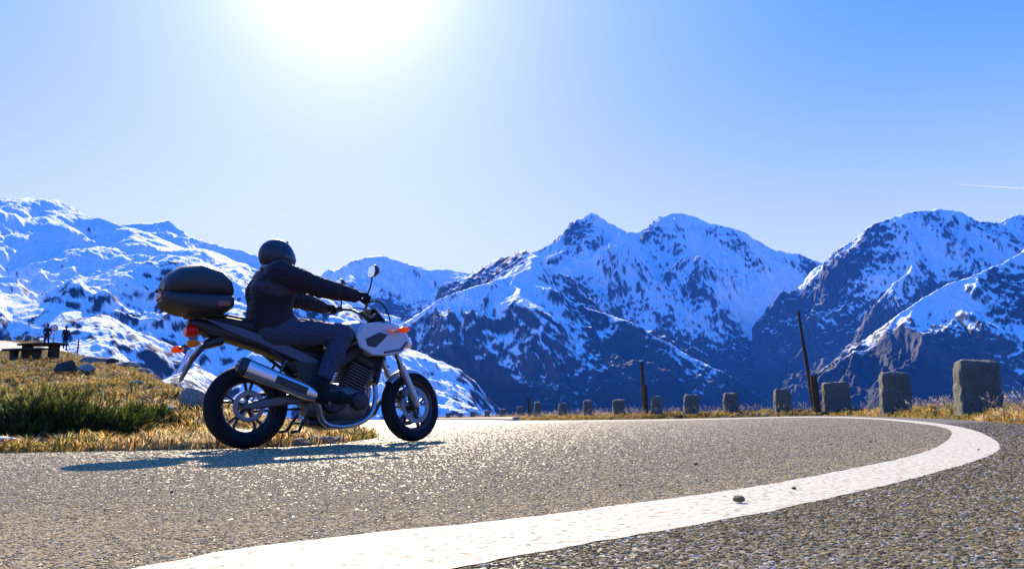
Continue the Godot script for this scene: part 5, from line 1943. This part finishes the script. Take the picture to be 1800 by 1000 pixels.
	b.loft([[e0, 0.030, 0.030, 2.0], [e0.lerp(e1, 0.10), 0.052, 0.046, 2.2], [e0.lerp(e1, 0.22), 0.062, 0.052, 2.4], [e0.lerp(e1, 0.96), 0.068, 0.055, 2.4], [e1, 0.060, 0.048, 2.4]], 28, over, Vector3.BACK)
	var can := part("silencer", b.mesh(), mat(lin(0.60, 0.60, 0.60), 0.28, 0.9), o)
	b = Bag.new()
	b.loft([[e1 - along * 0.03, 0.069, 0.056, 2.4], [e1 + along * 0.012, 0.066, 0.053, 2.4], [e1 + along * 0.03, 0.05, 0.04, 2.4]], 28, over, Vector3.BACK)
	part("end_cap", b.mesh(), black, can)
	b = Bag.new()
	b.loft([[e1 + along * 0.02, 0.028, 0.028, 2.0], [e1 + along * 0.05, 0.026, 0.026, 2.0]], 20, over, Vector3.BACK)
	part("outlet", b.mesh(), steel, can)
	b = Bag.new()
	var shield := e0.lerp(e1, 0.40) + Vector3(0, 0.0, 0.055)
	b.box(shield, Vector3(0.26, 0.055, 0.012), 0.005, Basis(along, over, along.cross(over)))
	part("heat_shield", b.mesh(), black, can)

	# tank, side covers, seats, tail
	b = Bag.new()
	b.loft([[Vector3(0.52, 0.80, 0), 0.035, 0.07, 2.6], [Vector3(0.58, 0.835, 0), 0.075, 0.115, 2.8], [Vector3(0.70, 0.865, 0), 0.11, 0.15, 2.8], [Vector3(0.86, 0.88, 0), 0.12, 0.168, 2.8], [Vector3(0.98, 0.885, 0), 0.105, 0.155, 2.8], [Vector3(1.05, 0.875, 0), 0.07, 0.12, 2.6], [Vector3(1.08, 0.865, 0), 0.03, 0.06, 2.4]], 28)
	var tank := part("fuel_tank", b.mesh(), silver, o)
	b = Bag.new()
	b.lathe(PackedVector2Array([Vector2(0.0, 0.016), Vector2(0.036, 0.014), Vector2(0.042, 0.0)]), Vector3(0.88, 0.996, 0), Vector3.UP, 24)
	part("fuel_cap", b.mesh(), steel, tank)
	b = Bag.new()
	b.loft([[Vector3(0.10, 0.845, 0), 0.05, 0.13, 3.0], [Vector3(0.22, 0.800, 0), 0.05, 0.155, 3.0], [Vector3(0.40, 0.775, 0), 0.05, 0.14, 3.0], [Vector3(0.56, 0.795, 0), 0.045, 0.095, 3.0], [Vector3(0.62, 0.81, 0), 0.025, 0.06, 3.0]], 24)
	part("rider_seat", b.mesh(), vinyl, o)
	b = Bag.new()
	b.loft([[Vector3(-0.30, 0.955, 0), 0.03, 0.10, 3.0], [Vector3(-0.20, 0.945, 0), 0.045, 0.125, 3.0], [Vector3(-0.02, 0.91, 0), 0.05, 0.135, 3.0], [Vector3(0.10, 0.875, 0), 0.055, 0.13, 3.0], [Vector3(0.15, 0.85, 0), 0.04, 0.12, 3.0]], 24)
	part("pillion_seat", b.mesh(), vinyl, o)
	b = Bag.new()
	b.loft([[Vector3(-0.45, 0.935, 0), 0.02, 0.05, 2.8], [Vector3(-0.38, 0.915, 0), 0.055, 0.10, 2.8], [Vector3(-0.20, 0.87, 0), 0.062, 0.125, 2.8], [Vector3(0.05, 0.80, 0), 0.065, 0.14, 2.8], [Vector3(0.30, 0.70, 0), 0.06, 0.145, 2.8], [Vector3(0.45, 0.64, 0), 0.035, 0.14, 2.8]], 24)
	part("tail_fairing", b.mesh(), black, o)
	for s in [-1.0, 1.0]:
		b = Bag.new()
		var poly := PackedVector2Array([Vector2(-0.36, 0.955), Vector2(-0.10, 0.90), Vector2(0.22, 0.79), Vector2(0.52, 0.66), Vector2(0.50, 0.60), Vector2(0.36, 0.655), Vector2(0.08, 0.775), Vector2(-0.20, 0.875)])
		b.extrude(poly, Vector3(0, 0, 0.143 * s), Vector3.RIGHT, Vector3.UP, Vector3.BACK, 0.014, 0.004)
		part("side_panel", b.mesh(), slate, o)
		b = Bag.new()
		b.extrude(PackedVector2Array([Vector2(0.30, 0.66), Vector2(0.58, 0.62), Vector2(0.60, 0.50), Vector2(0.50, 0.44), Vector2(0.36, 0.52)]), Vector3(0, 0, 0.150 * s), Vector3.RIGHT, Vector3.UP, Vector3.BACK, 0.016, 0.005)
		part("side_cover", b.mesh(), dull, o)
		# half fairing: silver panel with a dark scoop
		b = Bag.new()
		var turn := Basis(Vector3.UP, 0.16 * s)
		b.extrude(PackedVector2Array([Vector2(-0.27, 0.02), Vector2(-0.20, 0.10), Vector2(-0.05, 0.135), Vector2(0.10, 0.125), Vector2(0.21, 0.06), Vector2(0.245, -0.03), Vector2(0.16, -0.12), Vector2(0.04, -0.15), Vector2(-0.13, -0.155), Vector2(-0.24, -0.09)]), Vector3(1.04, 0.85, 0.205 * s), turn.x, Vector3(0, 0.98, -0.18 * s).normalized(), turn * Vector3.BACK, 0.03, 0.010)
		var panel := part("fairing_panel", b.mesh(), silver, o)
		b = Bag.new()
		b.extrude(PackedVector2Array([Vector2(-0.02, -0.135), Vector2(0.15, -0.105), Vector2(0.225, -0.03), Vector2(0.205, -0.02), Vector2(0.14, -0.085), Vector2(-0.02, -0.115)]), Vector3(1.04, 0.85, 0.205 * s) + turn * Vector3(0, 0, 0.0155 * s), turn.x, Vector3(0, 0.98, -0.18 * s).normalized(), turn * Vector3.BACK, 0.004)
		part("accent_stripe", b.mesh(), slate, panel)
		b = Bag.new()
		b.extrude(PackedVector2Array([Vector2(0.60, 0.80), Vector2(0.66, 0.90), Vector2(0.78, 0.90), Vector2(0.82, 0.82), Vector2(0.72, 0.775)]), Vector3(0, 0, 0.158 * s), Vector3.RIGHT, Vector3.UP, Vector3.BACK, 0.012, 0.004)
		part("knee_pad", b.mesh(), vinyl, o)
		for q in [[0.555, 0.43], [0.70, 0.42], [0.56, 0.27], [0.69, 0.27], [0.78, 0.40], [0.90, 0.38], [0.79, 0.28], [0.89, 0.29]]:
			b = Bag.new()
			b.lathe(PackedVector2Array([Vector2(0.0, 0.012), Vector2(0.008, 0.012), Vector2(0.009, 0.0)]), Vector3(q[0], q[1], 0.163 * s), Vector3.BACK * s, 8)
			part("bolt", b.mesh(), steel, engine)
		b = Bag.new()
		b.extrude(PackedVector2Array([Vector2(-0.19, -0.02), Vector2(-0.05, 0.045), Vector2(0.03, 0.03), Vector2(-0.02, -0.02), Vector2(-0.10, -0.085), Vector2(-0.17, -0.075)]), Vector3(1.04, 0.85, 0.205 * s) + turn * Vector3(0, 0, 0.014 * s), turn.x, Vector3(0, 0.98, -0.18 * s).normalized(), turn * Vector3.BACK, 0.012, 0.003)
		part("air_scoop", b.mesh(), black, panel)
		b = Bag.new()
		b.tube([Vector3(1.18, 0.91, 0.16 * s), Vector3(1.19, 0.915, 0.24 * s)], 0.009, 8)
		var ind := part("indicator", b.mesh(), black, o)
		b = Bag.new()
		b.loft([[Vector3(1.140, 0.917, 0.275 * s), 0.014, 0.024, 2.2], [Vector3(1.170, 0.917, 0.275 * s), 0.026, 0.042, 2.4], [Vector3(1.205, 0.917, 0.275 * s), 0.024, 0.038, 2.4], [Vector3(1.230, 0.917, 0.275 * s), 0.010, 0.018, 2.2]], 16)
		part("orange_lens", b.mesh(), orange, ind)
		b = Bag.new()
		b.tube([Vector3(-0.40, 0.80, 0.05 * s), Vector3(-0.45, 0.765, 0.23 * s)], 0.009, 8)
		ind = part("indicator", b.mesh(), black, o)
		b = Bag.new()
		b.loft([[Vector3(-0.50, 0.757, 0.275 * s), 0.016, 0.034, 2.2], [Vector3(-0.475, 0.757, 0.275 * s), 0.028, 0.055, 2.4], [Vector3(-0.44, 0.759, 0.275 * s), 0.026, 0.050, 2.4], [Vector3(-0.415, 0.760, 0.275 * s), 0.010, 0.022, 2.2]], 16)
		part("orange_lens", b.mesh(), orange, ind)
		# foot rests
		b = Bag.new()
		b.tube([Vector3(0.56, 0.335, 0.14 * s), Vector3(0.56, 0.325, 0.27 * s)], 0.014, 8)
		b.extrude(PackedVector2Array([Vector2(0.48, 0.46), Vector2(0.54, 0.47), Vector2(0.60, 0.36), Vector2(0.57, 0.31), Vector2(0.53, 0.32)]), Vector3(0, 0, 0.165 * s), Vector3.RIGHT, Vector3.UP, Vector3.BACK, 0.012, 0.003)
		part("foot_rest", b.mesh(), engine_grey, o)
		b = Bag.new()
		b.tube([Vector3(0.26, 0.66, 0.13 * s), Vector3(0.18, 0.52, 0.17 * s), Vector3(0.18, 0.51, 0.26 * s)], 0.011, 8)
		part("pillion_foot_rest", b.mesh(), engine_grey, o)
	# nose: cowl, headlamp, screen, instruments
	b = Bag.new()
	b.loft([[Vector3(0.985, 0.92, 0), 0.07, 0.15, 2.8], [Vector3(1.105, 0.915, 0), 0.115, 0.17, 2.8], [Vector3(1.225, 0.885, 0), 0.105, 0.145, 2.8], [Vector3(1.310, 0.85, 0), 0.07, 0.10, 2.6], [Vector3(1.345, 0.83, 0), 0.03, 0.05, 2.4]], 28)
	part("nose_fairing", b.mesh(), silver, o)
	b = Bag.new()
	b.loft([[Vector3(1.295, 0.835, 0), 0.06, 0.09, 2.6], [Vector3(1.350, 0.83, 0), 0.052, 0.08, 2.6], [Vector3(1.370, 0.828, 0), 0.03, 0.05, 2.4]], 24)
	part("headlamp", b.mesh(), mat(lin(0.7, 0.72, 0.75), 0.05, 0.3), o)
	b = Bag.new()
	rows = []
	for i in 9:
		var t := i / 8.0
		var row := PackedVector3Array()
		for j in 13:
			var c := lerpf(-1.2, 1.2, j / 12.0)
			var w := lerpf(0.165, 0.115, t)
			row.append(Vector3(1.18 - 0.13 * t - 0.11 * (1.0 - cos(c)), 0.955 + 0.165 * t, sin(c) * w))
		rows.append(row)
	b.grid(rows, false, false, false, Vector3(1, 0.5, 0))
	part("windscreen", b.mesh(), mat(lin(0.012, 0.014, 0.018), 0.15), o)
	b = Bag.new()
	b.box(Vector3(1.045, 1.035, 0), Vector3(0.07, 0.08, 0.2), 0.02, Basis(Vector3.BACK, 0.6))
	part("instrument_panel", b.mesh(), black, o)

	# tail: lamp, plate holder, plate
	b = Bag.new()
	b.loft([[Vector3(-0.465, 0.87, 0), 0.028, 0.07, 2.6], [Vector3(-0.44, 0.872, 0), 0.042, 0.10, 2.6], [Vector3(-0.39, 0.875, 0), 0.044, 0.105, 2.6]], 24)
	part("tail_lamp", b.mesh(), red, o)
	b = Bag.new()
	b.loft([[Vector3(-0.20, 0.82, 0), 0.05, 0.10, 3.0], [Vector3(-0.33, 0.77, 0), 0.035, 0.09, 3.0], [Vector3(-0.41, 0.66, 0), 0.03, 0.085, 3.0], [Vector3(-0.475, 0.52, 0), 0.02, 0.075, 3.0]], 20)
	part("rear_mudguard", b.mesh(), black, o)
	b = Bag.new()
	var tilt := Basis(Vector3.BACK, -0.42)
	b.box(Vector3(-0.462, 0.645, 0), Vector3(0.006, 0.19, 0.19), 0.002, tilt)
	var plate := part("number_plate", b.mesh(), mat(lin(0.62, 0.63, 0.66), 0.5), o)
	b = Bag.new()
	b.box(Vector3(-0.466, 0.6435, -0.075), Vector3(0.003, 0.18, 0.025), 0.0, tilt)
	part("blue_strip", b.mesh(), mat(lin(0.02, 0.05, 0.35), 0.5), plate)
	# rack and top case
	b = Bag.new()
	for s in [-1.0, 1.0]:
		b.tube([Vector3(0.02, 0.955, 0.10 * s), Vector3(-0.18, 0.985, 0.13 * s), Vector3(-0.45, 0.985, 0.12 * s)], 0.010, 8)
	b.box(Vector3(-0.33, 0.985, 0), Vector3(0.26, 0.016, 0.22), 0.005)
	for x in [-0.22, -0.42]:
		b.tube([Vector3(x, 0.985, -0.13), Vector3(x, 0.985, 0.13)], 0.009, 8)
	part("luggage_rack", b.mesh(), dull, o)
	var case_black := wear(mat(lin(0.018, 0.019, 0.022), 0.5), null, height_tex(noise(FastNoiseLite.TYPE_SIMPLEX_SMOOTH, 0.25, 2, 402), 256), 0.06, 10.0, false)
	b = Bag.new()
	b.loft([[Vector3(-0.645, 1.115, 0), 0.035, 0.13, 2.6], [Vector3(-0.615, 1.095, 0), 0.065, 0.20, 3.0], [Vector3(-0.52, 1.075, 0), 0.078, 0.255, 3.2], [Vector3(-0.35, 1.065, 0), 0.088, 0.275, 3.2], [Vector3(-0.21, 1.075, 0), 0.076, 0.255, 3.2], [Vector3(-0.165, 1.085, 0), 0.055, 0.21, 3.0], [Vector3(-0.15, 1.09, 0), 0.03, 0.15, 2.6]], 32)
	var box := part("top_case", b.mesh(), case_black, o)
	b = Bag.new()
	b.loft([[Vector3(-0.64, 1.185, 0), 0.045, 0.13, 2.6], [Vector3(-0.615, 1.195, 0), 0.085, 0.205, 2.35], [Vector3(-0.54, 1.215, 0), 0.125, 0.255, 2.35], [Vector3(-0.40, 1.225, 0), 0.155, 0.282, 2.35], [Vector3(-0.26, 1.215, 0), 0.13, 0.262, 2.35], [Vector3(-0.185, 1.19, 0), 0.09, 0.22, 2.35], [Vector3(-0.155, 1.17, 0), 0.04, 0.15, 2.6]], 32)
	part("case_lid", b.mesh(), case_black, box)
	b = Bag.new()
	b.box(Vector3(-0.645, 1.125, 0), Vector3(0.02, 0.05, 0.22), 0.006)
	part("red_reflector", b.mesh(), red, box)
	b = Bag.new()
	b.box(Vector3(-0.25, 1.055, 0.262), Vector3(0.085, 0.040, 0.02), 0.006)
	part("amber_reflector", b.mesh(), mat(lin(0.22, 0.055, 0.02), 0.3), box)
	b = Bag.new()
	b.tube([Vector3(-0.655, 1.16, -0.07), Vector3(-0.672, 1.16, -0.04), Vector3(-0.672, 1.16, 0.04), Vector3(-0.655, 1.16, 0.07)], 0.008, 8)
	part("handle", b.mesh(), black, box)
	# brake hoses and cables
	for s in [-1.0, 1.0]:
		b = Bag.new()
		b.tube(smooth_line([Vector3(0.86, 1.13, 0.25 * s), Vector3(1.02, 1.16, 0.20 * s), Vector3(1.14, 1.02, 0.12 * s), Vector3(1.17, 0.80, 0.10 * s), Vector3(1.22, 0.58, 0.125 * s), Vector3(1.26, 0.43, 0.115 * s)], 2), 0.006, 7)
		part("brake_hose", b.mesh(), rubber, o)
	# stand, folded up
	b = Bag.new()
	for s in [-1.0, 1.0]:
		b.tube([Vector3(0.44, 0.25, 0.12 * s), Vector3(0.36, 0.12, 0.15 * s), Vector3(0.30, 0.115, 0.16 * s)], 0.013, 8)
	b.tube([Vector3(0.40, 0.18, -0.13), Vector3(0.40, 0.18, 0.13)], 0.010, 8)
	part("centre_stand", b.mesh(), dull, o)

# ---------------------------------------------------------------- the scene
func _ready() -> void:
	rng.seed = 7
	var cam := Camera3D.new()
	cam.name = "camera"
	cam.position = EYE
	cam.rotation.x = PITCH
	cam.fov = rad_to_deg(2.0 * atan(500.0 / F))
	cam.near = 0.05
	cam.far = 60000.0
	add_child(cam)
	cam.current = true
	var sun_dir := sight(600, -95).normalized()
	var env := Environment.new()
	env.background_mode = Environment.BG_SKY
	var sm := PanoramaSkyMaterial.new()
	sm.panorama = ImageTexture.create_from_image(sky_image(sun_dir))
	sm.energy_multiplier = 0.52
	var sky := Sky.new()
	sky.sky_material = sm
	env.sky = sky
	env.tonemap_mode = Environment.TONE_MAPPER_LINEAR
	env.tonemap_exposure = 2.8
	env.fog_enabled = true
	env.fog_density = 0.000045
	env.fog_light_color = Color(0.24, 0.52, 1.0)
	env.sdfgi_enabled = true
	env.ssao_enabled = true
	env.ssil_enabled = true
	var we := WorldEnvironment.new()
	we.name = "surroundings"
	we.environment = env
	add_child(we)
	var sun := DirectionalLight3D.new()
	sun.name = "sun"
	sun.light_color = Color(1.0, 0.935, 0.82)
	sun.light_energy = 1.6
	sun.light_angular_distance = 0.5
	sun.shadow_enabled = true
	add_child(sun)
	sun.look_at_from_position(Vector3.ZERO, -sun_dir)

	var clock := Time.get_ticks_msec()
	mountains()
	print("mountains ", Time.get_ticks_msec() - clock); clock = Time.get_ticks_msec()
	roads()
	print("roads ", Time.get_ticks_msec() - clock); clock = Time.get_ticks_msec()
	asphalt_grain()
	print("grain ", Time.get_ticks_msec() - clock); clock = Time.get_ticks_msec()
	roadside()
	grasses()
	print("plants ", Time.get_ticks_msec() - clock); clock = Time.get_ticks_msec()
	pines()
	print("pines ", Time.get_ticks_msec() - clock); clock = Time.get_ticks_msec()
	furniture()
	var foot := on_tarmac(430, 789)
	var ahead := Vector3(cos(0.577), 0, -sin(0.577))
	ahead.y = tarmac(ahead.x, ahead.z)
	ahead = ahead.normalized()
	var right := ahead.cross(Vector3(-0.024, 1, 0.004)).normalized()
	var bike_frame := Transform3D(Basis(ahead, right.cross(ahead), right), foot)
	print("bike stands ", foot)
	motorcycle(bike_frame)
	rider(bike_frame)
	print("bike ", Time.get_ticks_msec() - clock)
